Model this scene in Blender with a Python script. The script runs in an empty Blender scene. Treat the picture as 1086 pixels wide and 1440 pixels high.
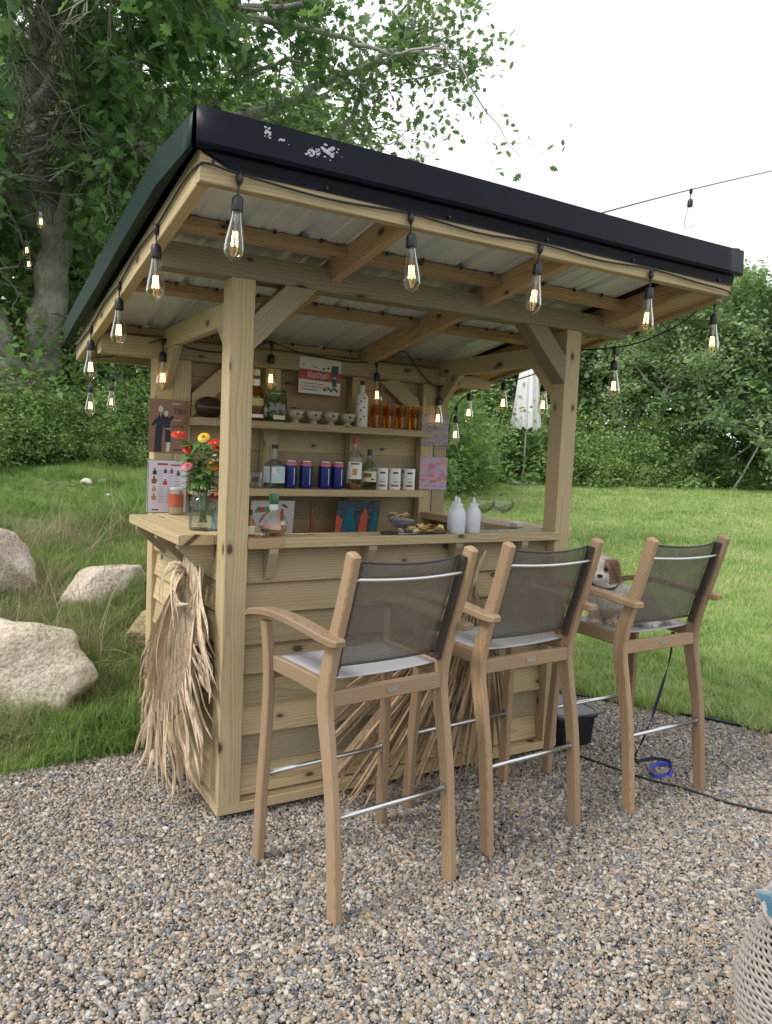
import bpy, bmesh, math, random
import numpy as np
from mathutils import Vector, Matrix, noise as mnoise
R = math.radians
random.seed(7); rng = np.random.default_rng(11)
scene = bpy.context.scene
COL = scene.collection

# ------------------------------------------------------------------ camera
cam_d = bpy.data.cameras.new("camera"); cam = bpy.data.objects.new("camera", cam_d); COL.objects.link(cam)
cam_d.sensor_fit = 'VERTICAL'; cam_d.sensor_height = 36.0; cam_d.lens = 1093.3 / 1440 * 36.0
cam_d.clip_start = 0.05; cam_d.clip_end = 3000
cam.matrix_world = (Matrix.Translation((-0.943, -2.713, 1.434)) @ Matrix.Rotation(R(-30.849), 4, 'Z')
                    @ Matrix.Rotation(R(90 - 4.645), 4, 'X') @ Matrix.Rotation(R(2.579), 4, 'Z'))
scene.camera = cam
# ------------------------------------------------------------------ sky, sun, exposure
SUN_EL, SUN_AZ = 50.0, -88.0        # azimuth measured from +Y towards +X
w = bpy.data.worlds.new("World"); scene.world = w; w.use_nodes = True
nt = w.node_tree; nt.nodes.clear()
def N(nt, t, **kw):
    n = nt.nodes.new(t)
    for k, v in kw.items(): setattr(n, k, v)
    return n
sky = N(nt, 'ShaderNodeTexSky', sky_type='NISHITA'); sky.sun_disc = False
sky.sun_elevation = R(SUN_EL); sky.sun_rotation = R(SUN_AZ); sky.dust_density = 2.5; sky.air_density = 1.0
tc = N(nt, 'ShaderNodeTexCoord'); mp = N(nt, 'ShaderNodeMapping'); mp.inputs['Scale'].default_value = (1.2, 1.2, 2.6)
no = N(nt, 'ShaderNodeTexNoise'); no.inputs['Scale'].default_value = 2.1; no.inputs['Detail'].default_value = 5; no.inputs['Roughness'].default_value = .55
cr = N(nt, 'ShaderNodeValToRGB'); cr.color_ramp.elements[0].position = .28; cr.color_ramp.elements[0].color = (.66, .66, .66, 1)
cr.color_ramp.elements[1].position = .5; cr.color_ramp.elements[1].color = (1, 1, 1, 1)
mx = N(nt, 'ShaderNodeMix', data_type='RGBA'); mx.inputs['B'].default_value = (10.0, 10.2, 10.4, 1)
bg = N(nt, 'ShaderNodeBackground'); bg.inputs['Strength'].default_value = 0.068
wo = N(nt, 'ShaderNodeOutputWorld')
L = nt.links.new
L(tc.outputs['Generated'], mp.inputs['Vector']); L(mp.outputs['Vector'], no.inputs['Vector']); L(no.outputs['Fac'], cr.inputs['Fac'])
L(cr.outputs['Color'], mx.inputs['Factor']); L(sky.outputs['Color'], mx.inputs['A']); L(mx.outputs['Result'], bg.inputs['Color']); L(bg.outputs['Background'], wo.inputs['Surface'])
sd = bpy.data.lights.new("sun", 'SUN'); sd.energy = 1.5; sd.angle = R(16); sd.color = (1.0, .95, .88)
so = bpy.data.objects.new("sun", sd); COL.objects.link(so)
sv = Vector((math.sin(R(SUN_AZ)) * math.cos(R(SUN_EL)), math.cos(R(SUN_AZ)) * math.cos(R(SUN_EL)), math.sin(R(SUN_EL))))
so.rotation_euler = sv.to_track_quat('Z', 'Y').to_euler()
scene.view_settings.view_transform = 'Standard'; scene.view_settings.look = 'None'
scene.view_settings.exposure = 1.05; scene.view_settings.gamma = 1.0; scene.view_settings.use_curve_mapping = False
scene.render.engine = 'CYCLES'
cy = scene.cycles; cy.use_denoising = True; cy.max_bounces = 7; cy.diffuse_bounces = 3; cy.transparent_max_bounces = 24; cy.glossy_bounces = 4; cy.transmission_bounces = 8
cy.sample_clamp_indirect = 6.0; cy.use_adaptive_sampling = True; cy.adaptive_threshold = 0.02

# ------------------------------------------------------------------ helpers
WM = {}
def tag(o, label=None, cat=None, group=None, kind=None):
    if label: o['label'] = label
    if cat: o['category'] = cat
    if group: o['group'] = group
    if kind: o['kind'] = kind
    return o
def thing(name, label, cat, loc=(0, 0, 0), rz=0.0, group=None):
    o = bpy.data.objects.new(name, None); COL.objects.link(o); o.empty_display_size = .05
    M = Matrix.Translation(loc) @ Matrix.Rotation(rz, 4, 'Z'); o.matrix_world = M; WM[o] = M
    return tag(o, label, cat, group)
def link(name, me, mat=None, parent=None, M=None, local=False):
    o = bpy.data.objects.new(name, me); COL.objects.link(o)
    if mat is not None and not me.materials: me.materials.append(mat)
    M = M if M is not None else Matrix.Identity(4)
    if parent is not None:
        o.parent = parent
        if local: M = WM[parent] @ M
        o.matrix_basis = WM[parent].inverted() @ M
    else: o.matrix_basis = M
    WM[o] = M
    return o
def copy_tree(o, parent=None):
    c = o.copy(); COL.objects.link(c); c.parent = parent
    for ch in list(o.children): copy_tree(ch, c)
    return c
class MB:
    """collects vertices and faces; build() links them as one mesh object"""
    def __init__(s): s.v = []; s.f = []
    def add(s, vs, fs):
        b = len(s.v); s.v += [tuple(q) for q in vs]; s.f += [tuple(i + b for i in f) for f in fs]; return s
    def box(s, c, d, rot=None):
        hx, hy, hz = d[0] / 2, d[1] / 2, d[2] / 2
        vs = [Vector((x * hx, y * hy, z * hz)) for z in (-1, 1) for y in (-1, 1) for x in (-1, 1)]
        if rot is not None: vs = [rot @ q for q in vs]
        return s.add([q + Vector(c) for q in vs], [(0, 2, 3, 1), (4, 5, 7, 6), (0, 1, 5, 4), (2, 6, 7, 3), (0, 4, 6, 2), (1, 3, 7, 5)])
    def rings(s, rings, closed=True, cap=True):
        n = len(rings[0]); vs = [q for r in rings for q in r]; fs = []
        for i in range(len(rings) - 1):
            for j in range(n if closed else n - 1):
                k = (j + 1) % n; fs.append((i * n + j, i * n + k, (i + 1) * n + k, (i + 1) * n + j))
        if cap and closed: fs.append(tuple(range(n - 1, -1, -1))); fs.append(tuple((len(rings) - 1) * n + j for j in range(n)))
        return s.add(vs, fs)
    def tube(s, pts, rad, n=8, cap=True):
        pts = [Vector(q) for q in pts]
        if not hasattr(rad, '__len__'): rad = [rad] * len(pts)
        rs = []; a = None
        for i, q in enumerate(pts):
            t = (pts[min(i + 1, len(pts) - 1)] - pts[max(i - 1, 0)])
            t = t.normalized() if t.length > 1e-9 else Vector((0, 0, 1))
            if a is None: a = t.orthogonal().normalized()
            a = (a - t * a.dot(t)); a = a.normalized() if a.length > 1e-6 else t.orthogonal().normalized()
            b = t.cross(a); rs.append([q + (a * math.cos(2 * math.pi * k / n) + b * math.sin(2 * math.pi * k / n)) * rad[i] for k in range(n)])
        return s.rings(rs, True, cap)
    def sweep(s, pts, widths, ups, outs):
        """rectangular bar along pts: widths = (a,b) per point along unit vectors ups/outs per point (chamfered section)"""
        rs = []
        for q, (a, b), u, o in zip(pts, widths, ups, outs):
            q = Vector(q); u = Vector(u); o = Vector(o); c = min(a, b) * .16
            A, B = a / 2, b / 2
            rs.append([q + u * x + o * y for x, y in ((-A + c, -B), (A - c, -B), (A, -B + c), (A, B - c), (A - c, B), (-A + c, B), (-A, B - c), (-A, -B + c))])
        return s.rings(rs)
    def lathe(s, prof, n=20, c=(0, 0, 0), cap=True):
        c = Vector(c); rs = [[c + Vector((r * math.cos(2 * math.pi * k / n), r * math.sin(2 * math.pi * k / n), z)) for k in range(n)] for r, z in prof]
        return s.rings(rs, True, cap)
    def mesh(s, name, smooth=False):
        me = bpy.data.meshes.new(name); me.from_pydata(s.v, [], s.f); me.validate()
        if smooth: me.shade_smooth()
        me.update(); return me
    def build(s, name, mat, parent=None, M=None, smooth=False, local=False):
        return link(name, s.mesh(name, smooth), mat, parent, M, local)
def auto_smooth(o, ang=40):
    me = o.data; me.shade_smooth()
    try: me.set_sharp_from_angle(angle=R(ang))
    except Exception: pass
    return o
_bc = {}
def board(name, p0, p1, wd, ht, mat, parent, up=(0, 0, 1), cut0=0.0, cut1=0.0, ch=.0025, jig=0.0):
    """sawn timber: local X along the grain, wd along local Y, ht along local Z (up); cut = slope of the end cuts"""
    p0 = Vector(p0); p1 = Vector(p1); d = p1 - p0; ln = d.length; x = d / ln
    z = Vector(up); z = (z - x * z.dot(x)).normalized(); y = z.cross(x)
    if jig: q = Matrix.Rotation(random.uniform(-jig, jig), 3, x); z = q @ z; y = q @ y
    key = (round(ln, 3), round(wd, 3), round(ht, 3), round(cut0, 3), round(cut1, 3), mat.name)
    me = _bc.get(key)
    if me is None:
        A, B = wd / 2, ht / 2; sec = [(-A + ch, -B), (A - ch, -B), (A, -B + ch), (A, B - ch), (A - ch, B), (-A + ch, B), (-A, B - ch), (-A, -B + ch)]
        b = MB(); b.rings([[(-ln / 2 + cut0 * s[1], s[0], s[1]) for s in sec], [(ln / 2 + cut1 * s[1], s[0], s[1]) for s in sec]])
        me = b.mesh(name); me.materials.append(mat); _bc[key] = me
    c = (p0 + p1) / 2
    M = Matrix(((x.x, y.x, z.x, c.x), (x.y, y.y, z.y, c.y), (x.z, y.z, z.z, c.z), (0, 0, 0, 1)))
    return link(name, me, None, parent, M)
def np_mesh(name, V, F, smooth=False):
    """V (n,3), F (m,k) arrays -> mesh"""
    me = bpy.data.meshes.new(name); V = np.asarray(V, np.float32); F = np.asarray(F, np.int32); m, k = F.shape
    me.vertices.add(len(V)); me.vertices.foreach_set('co', V.ravel()); me.loops.add(m * k); me.loops.foreach_set('vertex_index', F.ravel())
    me.polygons.add(m); me.polygons.foreach_set('loop_start', np.arange(0, m * k, k, dtype=np.int32))
    try: me.polygons.foreach_set('loop_total', np.full(m, k, np.int32))
    except Exception: pass
    me.update(calc_edges=True)
    if smooth: me.shade_smooth()
    return me
def catmull(pts, n=6):
    P = [Vector(q) for q in pts]; P = [P[0] * 2 - P[1]] + P + [P[-1] * 2 - P[-2]]; out = []
    for i in range(1, len(P) - 2):
        for k in range(n):
            t = k / n; a, b, c, d = P[i - 1:i + 3]
            out.append(.5 * ((2 * b) + (c - a) * t + (2 * a - 5 * b + 4 * c - d) * t * t + (3 * b - a - 3 * c + d) * t ** 3))
    out.append(P[-2]); return out

# ------------------------------------------------------------------ materials
MATS = {}
def newmat(name):
    m = bpy.data.materials.new(name); m.use_nodes = True; nt = m.node_tree; nt.nodes.clear()
    out = nt.nodes.new('ShaderNodeOutputMaterial'); MATS[name] = m
    return m, nt, out
def ramp(nt, stops, mode='LINEAR'):
    r = nt.nodes.new('ShaderNodeValToRGB'); e = r.color_ramp.elements; r.color_ramp.interpolation = mode
    while len(e) < len(stops): e.new(.5)
    for q, (p, c) in zip(e, stops): q.position = p; q.color = (*c, 1) if len(c) == 3 else c
    return r
def math_n(nt, op, a, b=None):
    n = nt.nodes.new('ShaderNodeMath'); n.operation = op
    for i, q in enumerate((a, b)):
        if q is None: continue
        if isinstance(q, (int, float)): n.inputs[i].default_value = q
        else: nt.links.new(q, n.inputs[i])
    return n.outputs[0]
def mixc(nt, fac, a, b, mode='MIX'):
    n = nt.nodes.new('ShaderNodeMix'); n.data_type = 'RGBA'; n.blend_type = mode
    for s, q in (('Factor', fac), ('A', a), ('B', b)):
        if isinstance(q, (int, float)): n.inputs[s].default_value = q
        elif isinstance(q, tuple): n.inputs[s].default_value = (*q, 1) if len(q) == 3 else q
        else: nt.links.new(q, n.inputs[s])
    return n.outputs['Result']
def noise_n(nt, vec, scale, detail=3, rough=.5, dist=0.0):
    n = nt.nodes.new('ShaderNodeTexNoise'); n.inputs['Scale'].default_value = scale; n.inputs['Detail'].default_value = detail
    n.inputs['Roughness'].default_value = rough; n.inputs['Distortion'].default_value = dist
    if vec is not None: nt.links.new(vec, n.inputs['Vector'])
    return n.outputs['Fac']
def bump_n(nt, h, s, d=.01):
    b = nt.nodes.new('ShaderNodeBump'); b.inputs['Strength'].default_value = s; b.inputs['Distance'].default_value = d; nt.links.new(h, b.inputs['Height']); return b.outputs['Normal']
def plain(name, col, rough=.5, metal=0.0, var=.12, scale=30.0, spec=.5, bump=0.0, emit=None, es=1.0, sheen=0.0):
    m, nt, out = newmat(name); p = nt.nodes.new('ShaderNodeBsdfPrincipled'); tc = nt.nodes.new('ShaderNodeTexCoord')
    f = noise_n(nt, tc.outputs['Object'], scale, 4, .6)
    a = tuple(c * (1 - var) for c in col); b = tuple(min(1, c * (1 + var)) for c in col)
    nt.links.new(mixc(nt, f, a, b), p.inputs['Base Color']); p.inputs['Roughness'].default_value = rough; p.inputs['Metallic'].default_value = metal
    p.inputs['Specular IOR Level'].default_value = spec
    if sheen: p.inputs['Sheen Weight'].default_value = sheen
    if bump: nt.links.new(bump_n(nt, f, bump), p.inputs['Normal'])
    if emit: p.inputs['Emission Color'].default_value = (*emit, 1); p.inputs['Emission Strength'].default_value = es
    nt.links.new(p.outputs[0], out.inputs[0]); return m
def wood(name, light, dark, axis='X', ring=.011, knots=True, rough=.6, grey=.25, greyc=(.24, .205, .145), fib=.4):
    m, nt, out = newmat(name); Lk = nt.links.new
    p = nt.nodes.new('ShaderNodeBsdfPrincipled'); tc = nt.nodes.new('ShaderNodeTexCoord'); oi = nt.nodes.new('ShaderNodeObjectInfo')
    sx = nt.nodes.new('ShaderNodeSeparateXYZ'); Lk(tc.outputs['Object'], sx.inputs[0])
    o = {'X': (0, 1, 2), 'Y': (1, 2, 0), 'Z': (2, 0, 1)}[axis]
    lx, ly, lz = (sx.outputs[i] for i in o); rnd = oi.outputs['Random']
    lx = math_n(nt, 'ADD', lx, math_n(nt, 'MULTIPLY', rnd, 57.0))
    def vec(a, b, c):
        n = nt.nodes.new('ShaderNodeCombineXYZ'); Lk(a, n.inputs[0]); Lk(b, n.inputs[1]); Lk(c, n.inputs[2]); return n.outputs[0]
    s = lambda q, k: math_n(nt, 'MULTIPLY', q, k)
    wob = noise_n(nt, vec(s(lx, 1.6), s(ly, 7), s(lz, 7)), 1.0, 3, .5)
    y0 = math_n(nt, 'ADD', ly, s(math_n(nt, 'SUBTRACT', rnd, .35), .11)); r2 = math_n(nt, 'FRACT', s(rnd, 7.3)); z0 = math_n(nt, 'ADD', lz, s(math_n(nt, 'ADD', r2, .2), .09))
    rad = math_n(nt, 'SQRT', math_n(nt, 'ADD', math_n(nt, 'MULTIPLY', y0, y0), math_n(nt, 'MULTIPLY', z0, z0)))
    rad = math_n(nt, 'ADD', rad, s(math_n(nt, 'SUBTRACT', wob, .5), .055))
    band = math_n(nt, 'FRACT', math_n(nt, 'DIVIDE', rad, ring))
    g = ramp(nt, [(0, (0, 0, 0)), (.62, (.35, .35, .35)), (.86, (1, 1, 1)), (1, (0, 0, 0))]); Lk(band, g.inputs[0])
    fine = noise_n(nt, vec(s(lx, 9), s(ly, 260), s(lz, 260)), 1.0, 3, .6)
    big = noise_n(nt, vec(s(lx, 2.2), s(ly, 9), s(lz, 9)), 1.0, 3, .6)
    c = mixc(nt, s(g.outputs[0], .75), light, dark)
    c = mixc(nt, s(fine, fib), c, dark)
    tone = ramp(nt, [(0, (.66, .66, .66)), (.5, (1, 1, 1)), (1, (1.22, 1.19, 1.14))]); Lk(rnd, tone.inputs[0])
    c = mixc(nt, 1.0, c, tone.outputs[0], 'MULTIPLY')
    gr = ramp(nt, [(.42, (0, 0, 0)), (.7, (1, 1, 1))]); Lk(big, gr.inputs[0]); c = mixc(nt, s(gr.outputs[0], grey), c, greyc)
    if knots:
        vo = nt.nodes.new('ShaderNodeTexVoronoi'); vo.voronoi_dimensions = '2D'; vo.inputs['Scale'].default_value = 1.0; vo.inputs['Randomness'].default_value = 1.0
        yz = math_n(nt, 'ADD', ly, s(lz, 1.13)); Lk(vec(s(lx, 4.4), s(yz, 7.6), s(rnd, 9)), vo.inputs['Vector']); sc_ = nt.nodes.new('ShaderNodeSeparateColor'); Lk(vo.outputs['Color'], sc_.inputs[0]); kk = math_n(nt, 'GREATER_THAN', sc_.outputs[0], .62)
        kd = math_n(nt, 'ADD', vo.outputs['Distance'], math_n(nt, 'ADD', math_n(nt, 'MULTIPLY', sc_.outputs[1], .055), math_n(nt, 'MULTIPLY', math_n(nt, 'SUBTRACT', fine, .5), .05))); k = ramp(nt, [(.07, (1, 1, 1)), (.10, (.8, .8, .8)), (.125, (.22, .22, .22)), (.22, (0, 0, 0))]); Lk(kd, k.inputs[0])
        c = mixc(nt, math_n(nt, 'MULTIPLY', k.outputs[0], kk), c, tuple(q * .25 for q in dark))
    Lk(c, p.inputs['Base Color']); p.inputs['Roughness'].default_value = rough; p.inputs['Specular IOR Level'].default_value = .3
    Lk(bump_n(nt, math_n(nt, 'ADD', fine, s(g.outputs[0], .4)), .18, .002), p.inputs['Normal'])
    Lk(p.outputs[0], out.inputs[0]); return m
def glassy(name, tint=(1, 1, 1), rough=.02, body=0.0, bodyc=(.8, .8, .8)):
    """thin glass: transparent tinted + fresnel gloss (+ optional milky body)"""
    m, nt, out = newmat(name); Lk = nt.links.new
    t = nt.nodes.new('ShaderNodeBsdfTransparent'); tc = nt.nodes.new('ShaderNodeTexCoord'); f = noise_n(nt, tc.outputs['Object'], 40, 2)
    Lk(mixc(nt, f, tuple(c * .94 for c in tint), tint), t.inputs['Color'])
    g = nt.nodes.new('ShaderNodeBsdfGlossy'); g.inputs['Roughness'].default_value = rough
    fr = nt.nodes.new('ShaderNodeLayerWeight'); fr.inputs['Blend'].default_value = .22
    a = t.outputs[0]
    if body:
        d = nt.nodes.new('ShaderNodeBsdfDiffuse'); d.inputs['Color'].default_value = (*bodyc, 1)
        mb = nt.nodes.new('ShaderNodeMixShader'); mb.inputs[0].default_value = body; Lk(a, mb.inputs[1]); Lk(d.outputs[0], mb.inputs[2]); a = mb.outputs[0]
    mx = nt.nodes.new('ShaderNodeMixShader'); Lk(math_n(nt, 'ADD', math_n(nt, 'MULTIPLY', fr.outputs['Fresnel'], .55), .045), mx.inputs[0]); Lk(a, mx.inputs[1]); Lk(g.outputs[0], mx.inputs[2])
    Lk(mx.outputs[0], out.inputs[0]); return m
LEAF_GAIN = 1.5
def leafmat(name, c1, c2, c3, trans=.35, rough=.5):
    m, nt, out = newmat(name); Lk = nt.links.new
    ge = nt.nodes.new('ShaderNodeNewGeometry'); oi = nt.nodes.new('ShaderNodeObjectInfo'); tc = nt.nodes.new('ShaderNodeTexCoord')
    c1, c2, c3 = (tuple(min(.5, q * LEAF_GAIN) for q in c) for c in (c1, c2, c3)); rp = ramp(nt, [(0, c1), (.5, c2), (1, c3)]); big = noise_n(nt, tc.outputs['Object'], .7, 3)
    v = math_n(nt, 'ADD', math_n(nt, 'MULTIPLY', ge.outputs['Random Per Island'], .6), math_n(nt, 'ADD', math_n(nt, 'MULTIPLY', big, .5), math_n(nt, 'MULTIPLY', math_n(nt, 'SUBTRACT', oi.outputs['Random'], .5), .35)))
    Lk(math_n(nt, 'SUBTRACT', v, .05), rp.inputs[0])
    p = nt.nodes.new('ShaderNodeBsdfPrincipled'); p.inputs['Roughness'].default_value = rough; p.inputs['Specular IOR Level'].default_value = .35
    Lk(rp.outputs[0], p.inputs['Base Color'])
    t = nt.nodes.new('ShaderNodeBsdfTranslucent'); Lk(mixc(nt, 1.0, rp.outputs[0], (1.1, 1.22, .72), 'MULTIPLY'), t.inputs['Color'])
    mx = nt.nodes.new('ShaderNodeMixShader'); mx.inputs[0].default_value = trans; Lk(p.outputs[0], mx.inputs[1]); Lk(t.outputs[0], mx.inputs[2]); Lk(mx.outputs[0], out.inputs[0])
    return m
def sling(name, col, tr):
    m, nt, out = newmat(name); Lk = nt.links.new; tc = nt.nodes.new('ShaderNodeTexCoord')
    p = nt.nodes.new('ShaderNodeBsdfPrincipled'); p.inputs['Roughness'].default_value = .42; p.inputs['Specular IOR Level'].default_value = .55
    f = noise_n(nt, tc.outputs['Object'], 60, 3); Lk(mixc(nt, f, tuple(c * .85 for c in col), tuple(c * 1.15 for c in col)), p.inputs['Base Color'])
    wv = nt.nodes.new('ShaderNodeTexChecker'); wv.inputs['Scale'].default_value = 700; Lk(tc.outputs['Object'], wv.inputs['Vector'])
    Lk(bump_n(nt, wv.outputs['Fac'], .25, .001), p.inputs['Normal'])
    t = nt.nodes.new('ShaderNodeBsdfTransparent'); mx = nt.nodes.new('ShaderNodeMixShader'); mx.inputs[0].default_value = 1 - tr
    Lk(t.outputs[0], mx.inputs[1]); Lk(p.outputs[0], mx.inputs[2]); Lk(mx.outputs[0], out.inputs[0]); return m

PINE = wood('treated_pine', (.53, .43, .26), (.32, .23, .12))
PINE_G = wood('weathered_pine', (.35, .29, .195), (.20, .155, .095), grey=.5)
PINE_R = wood('reddish_pine', (.46, .325, .19), (.29, .18, .095), grey=.15)
TEAK = {a: wood('teak_' + a, (.39, .268, .165), (.215, .140, .082), axis=a, ring=.006, knots=False, grey=.35, greyc=(.30, .235, .175), fib=.4) for a in 'XYZ'}
BLACKMETAL = plain('black_flashing', (.004, .006, .014), rough=.34, var=.5, scale=6, spec=.14, bump=.12)
RAKE = plain('dark_green_flashing', (.007, .022, .019), rough=.4, var=.3, scale=9, spec=.12)
GALV = plain('galvanised_sheet', (.68, .72, .74), rough=.42, metal=.3, var=.16, scale=7)
SCREW = plain('dark_screw', (.05, .045, .04), rough=.5, metal=.6)
STEEL = plain('brushed_aluminium', (.62, .63, .64), rough=.28, metal=1.0, var=.08, scale=80)
BLACKPL = plain('black_plastic', (.012, .012, .016), rough=.4, var=.2)
CABLE = plain('black_cable', (.014, .015, .018), rough=.5, var=.2)
SLING_B = sling('grey_sling_back', (.155, .138, .12), .40)
SLING_S = sling('sky_lightened_sling_seat', (.36, .36, .39), .04)  # seat cloth coloured paler and bluer for the sky it reflects
DARKCH = plain('dark_sling_channel', (.05, .042, .038), rough=.45)
GLASS = glassy('clear_glass'); GLASS_B = glassy('bulb_glass', (.99, .97, .92), .01)
GLASS_GRN = glassy('green_tint_glass', (.72, .86, .72)); GLASS_AMB = glassy('amber_glass', (.92, .66, .22), .03, .08, (.5, .32, .04)); GLASS_AMB2 = glassy('dark_amber_glass', (.84, .54, .18), .03, .06, (.36, .19, .03))
GLASS_BLUE = glassy('pale_blue_glass', (.80, .92, .96)); FROST = glassy('frosted_plastic', (.9, .92, .96), .25, .62, (.80, .83, .90))
FILA = plain('lit_filament', (1, .75, .35), emit=(1.0, .62, .22), es=4.5)
WHITE = plain('white_paper', (.78, .77, .76), rough=.6, var=.05)
# ================================================================== the setting
def sdist(x, y):
    sb = y - (.85 + .12 * np.minimum(x, 0)); sr = .864 * (x - 2.455) + .504 * (y - .518)
    return np.maximum(sb, sr)
def terr(x, y):
    x = np.asarray(x, float); y = np.asarray(y, float); s = sdist(x, y)
    a = np.interp(s, [-.4, -.05, .02, .35, 1, 2.5, 5.5, 30], [-.06, -.05, .004, .12, .36, .75, 1.15, 1.9])
    b = np.interp(s, [-.4, -.05, .02, 3, 16, 60], [-.06, -.05, .022, .17, .66, 1.0])
    t = np.clip((x - .45 * y + .8) / 3, 0, 1); t = t * t * (3 - 2 * t); h = a * (1 - t) + b * t
    bump = .035 * np.sin(2.1 * x + 1.3 * y) * np.sin(1.7 * y - .9 * x) + .02 * np.sin(5.3 * x - 2.2 * y) + .015 * np.sin(4.1 * y + 3.3 * x)
    return h + bump * np.clip(s / 1.5, 0, 1) * (1 - .7 * t)
def ground_mats():
    m, nt, out = newmat('lawn_soil'); Lk = nt.links.new; tc = nt.nodes.new('ShaderNodeTexCoord'); p = nt.nodes.new('ShaderNodeBsdfPrincipled')
    a = noise_n(nt, tc.outputs['Object'], .9, 5, .6); b = noise_n(nt, tc.outputs['Object'], 22, 4, .65)
    r = ramp(nt, [(.35, (.14, .21, .055)), (.55, (.20, .27, .08)), (.7, (.27, .27, .12))]); Lk(a, r.inputs[0])
    c = mixc(nt, b, r.outputs[0], (.05, .06, .022)); Lk(c, p.inputs['Base Color']); p.inputs['Roughness'].default_value = .9
    Lk(bump_n(nt, b, .6, .03), p.inputs['Normal']); Lk(p.outputs[0], out.inputs[0])
    m2, nt, out = newmat('gravel_bed'); Lk = nt.links.new; tc = nt.nodes.new('ShaderNodeTexCoord'); p = nt.nodes.new('ShaderNodeBsdfPrincipled')
    vo = nt.nodes.new('ShaderNodeTexVoronoi'); vo.inputs['Scale'].default_value = 75; Lk(tc.outputs['Object'], vo.inputs['Vector'])
    sep = nt.nodes.new('ShaderNodeSeparateColor'); Lk(vo.outputs['Color'], sep.inputs[0])
    r = ramp(nt, [(0, (.05, .05, .05)), (.3, (.11, .105, .10)), (.6, (.17, .15, .12)), (.85, (.22, .21, .19)), (1, (.3, .28, .26))]); Lk(sep.outputs[0], r.inputs[0])
    d = ramp(nt, [(.0, (1, 1, 1)), (.5, (.55, .55, .55)), (.9, (.12, .12, .12))]); Lk(vo.outputs['Distance'], d.inputs[0])  # colour darkened towards cell edges as shade between the stones
    Lk(mixc(nt, 1.0, r.outputs[0], d.outputs[0], 'MULTIPLY'), p.inputs['Base Color']); p.inputs['Roughness'].default_value = .8
    Lk(bump_n(nt, d.outputs[0], .8, .01), p.inputs['Normal']); Lk(p.outputs[0], out.inputs[0])
    return m, m2
LAWN_M, GRAV_M = ground_mats()
def sheet(name, xs, ys, zf, mat, keep=None):
    X, Y = np.meshgrid(xs, ys); Z = zf(X, Y); n = len(xs); V = np.stack([X, Y, Z], -1).reshape(-1, 3)
    i, j = np.meshgrid(np.arange(n - 1), np.arange(len(ys) - 1)); a = (j * n + i).ravel(); F = np.stack([a, a + 1, a + n + 1, a + n], 1)
    if keep is not None:
        k = keep(V[F].mean(1)); F = F[k]
    return tag(link(name, np_mesh(name, V, F, True), mat), kind='structure')
ax = lambda lo, hi, st, far: np.concatenate([-np.geomspace(far, -lo + .5, 14) if lo < 0 else [], np.arange(lo, hi, st), np.geomspace(hi + .5, far, 14)])
sheet('lawn', ax(-9, 22, .2, 900), ax(-9, 22, .2, 900), terr, LAWN_M)
sheet('gravel_ground', np.arange(-8.5, 8.6, .1), np.arange(-8.5, 1.4, .1), lambda x, y: np.where(sdist(x, y) > -.02, -.03 * np.clip((sdist(x, y) + .02) / .1, 0, 1), 0) + .006 * np.sin(3 * x) * np.sin(2.4 * y), GRAV_M, lambda c: sdist(c[:, 0], c[:, 1]) < .16)
b = MB(); pts = []
for s in np.linspace(-1.6, 5.5, 40):
    x, y = 2.455 + .504 * s + .03 * math.sin(s * 2), .518 - .864 * s; pts.append((x, y, -.02))
b.rings([[(q[0] - .006, q[1] - .003, -.06), (q[0] + .010, q[1] + .006, -.06), (q[0] + .014, q[1] + .007, .024 + .006 * math.sin(i * 1.7)), (q[0] - .006, q[1] - .003, .022 + .006 * math.sin(i * 1.7))] for i, q in enumerate(pts)])
tag(b.build('lawn_edging', BLACKPL), 'thin black plastic edging strip between gravel and mown lawn', 'edging')

# ---- scattered stuff: points on one mesh, geometry nodes put a blade tuft or a pebble on each
def scatter(name, P, rot, scl, protos, label, cat):
    me = bpy.data.meshes.new(name); me.vertices.add(len(P)); me.vertices.foreach_set('co', np.asarray(P, np.float32).ravel())
    a = me.attributes.new('rot', 'FLOAT_VECTOR', 'POINT'); a.data.foreach_set('vector', np.asarray(rot, np.float32).ravel())
    a = me.attributes.new('scl', 'FLOAT_VECTOR', 'POINT'); a.data.foreach_set('vector', np.asarray(scl, np.float32).ravel())
    me.update(); o = link(name, me); g = bpy.data.node_groups.new(name, 'GeometryNodeTree')
    g.interface.new_socket('Geometry', in_out='INPUT', socket_type='NodeSocketGeometry'); g.interface.new_socket('Geometry', in_out='OUTPUT', socket_type='NodeSocketGeometry')
    gi = g.nodes.new('NodeGroupInput'); go = g.nodes.new('NodeGroupOutput'); ip = g.nodes.new('GeometryNodeInstanceOnPoints')
    jn = g.nodes.new('GeometryNodeJoinGeometry'); ip.inputs['Pick Instance'].default_value = True
    for pr in protos:
        oi = g.nodes.new('GeometryNodeObjectInfo'); oi.inputs['Object'].default_value = pr; oi.inputs['As Instance'].default_value = True; g.links.new(oi.outputs['Geometry'], jn.inputs[0])
    ar = g.nodes.new('GeometryNodeInputNamedAttribute'); ar.data_type = 'FLOAT_VECTOR'; ar.inputs['Name'].default_value = 'rot'
    asx = g.nodes.new('GeometryNodeInputNamedAttribute'); asx.data_type = 'FLOAT_VECTOR'; asx.inputs['Name'].default_value = 'scl'
    l = g.links.new; l(gi.outputs[0], ip.inputs['Points']); l(jn.outputs[0], ip.inputs['Instance']); l(ar.outputs[0], ip.inputs['Rotation']); l(asx.outputs[0], ip.inputs['Scale']); l(ip.outputs[0], go.inputs[0])
    md = o.modifiers.new('scatter', 'NODES'); md.node_group = g
    return tag(o, label, cat, kind='stuff')
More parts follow.
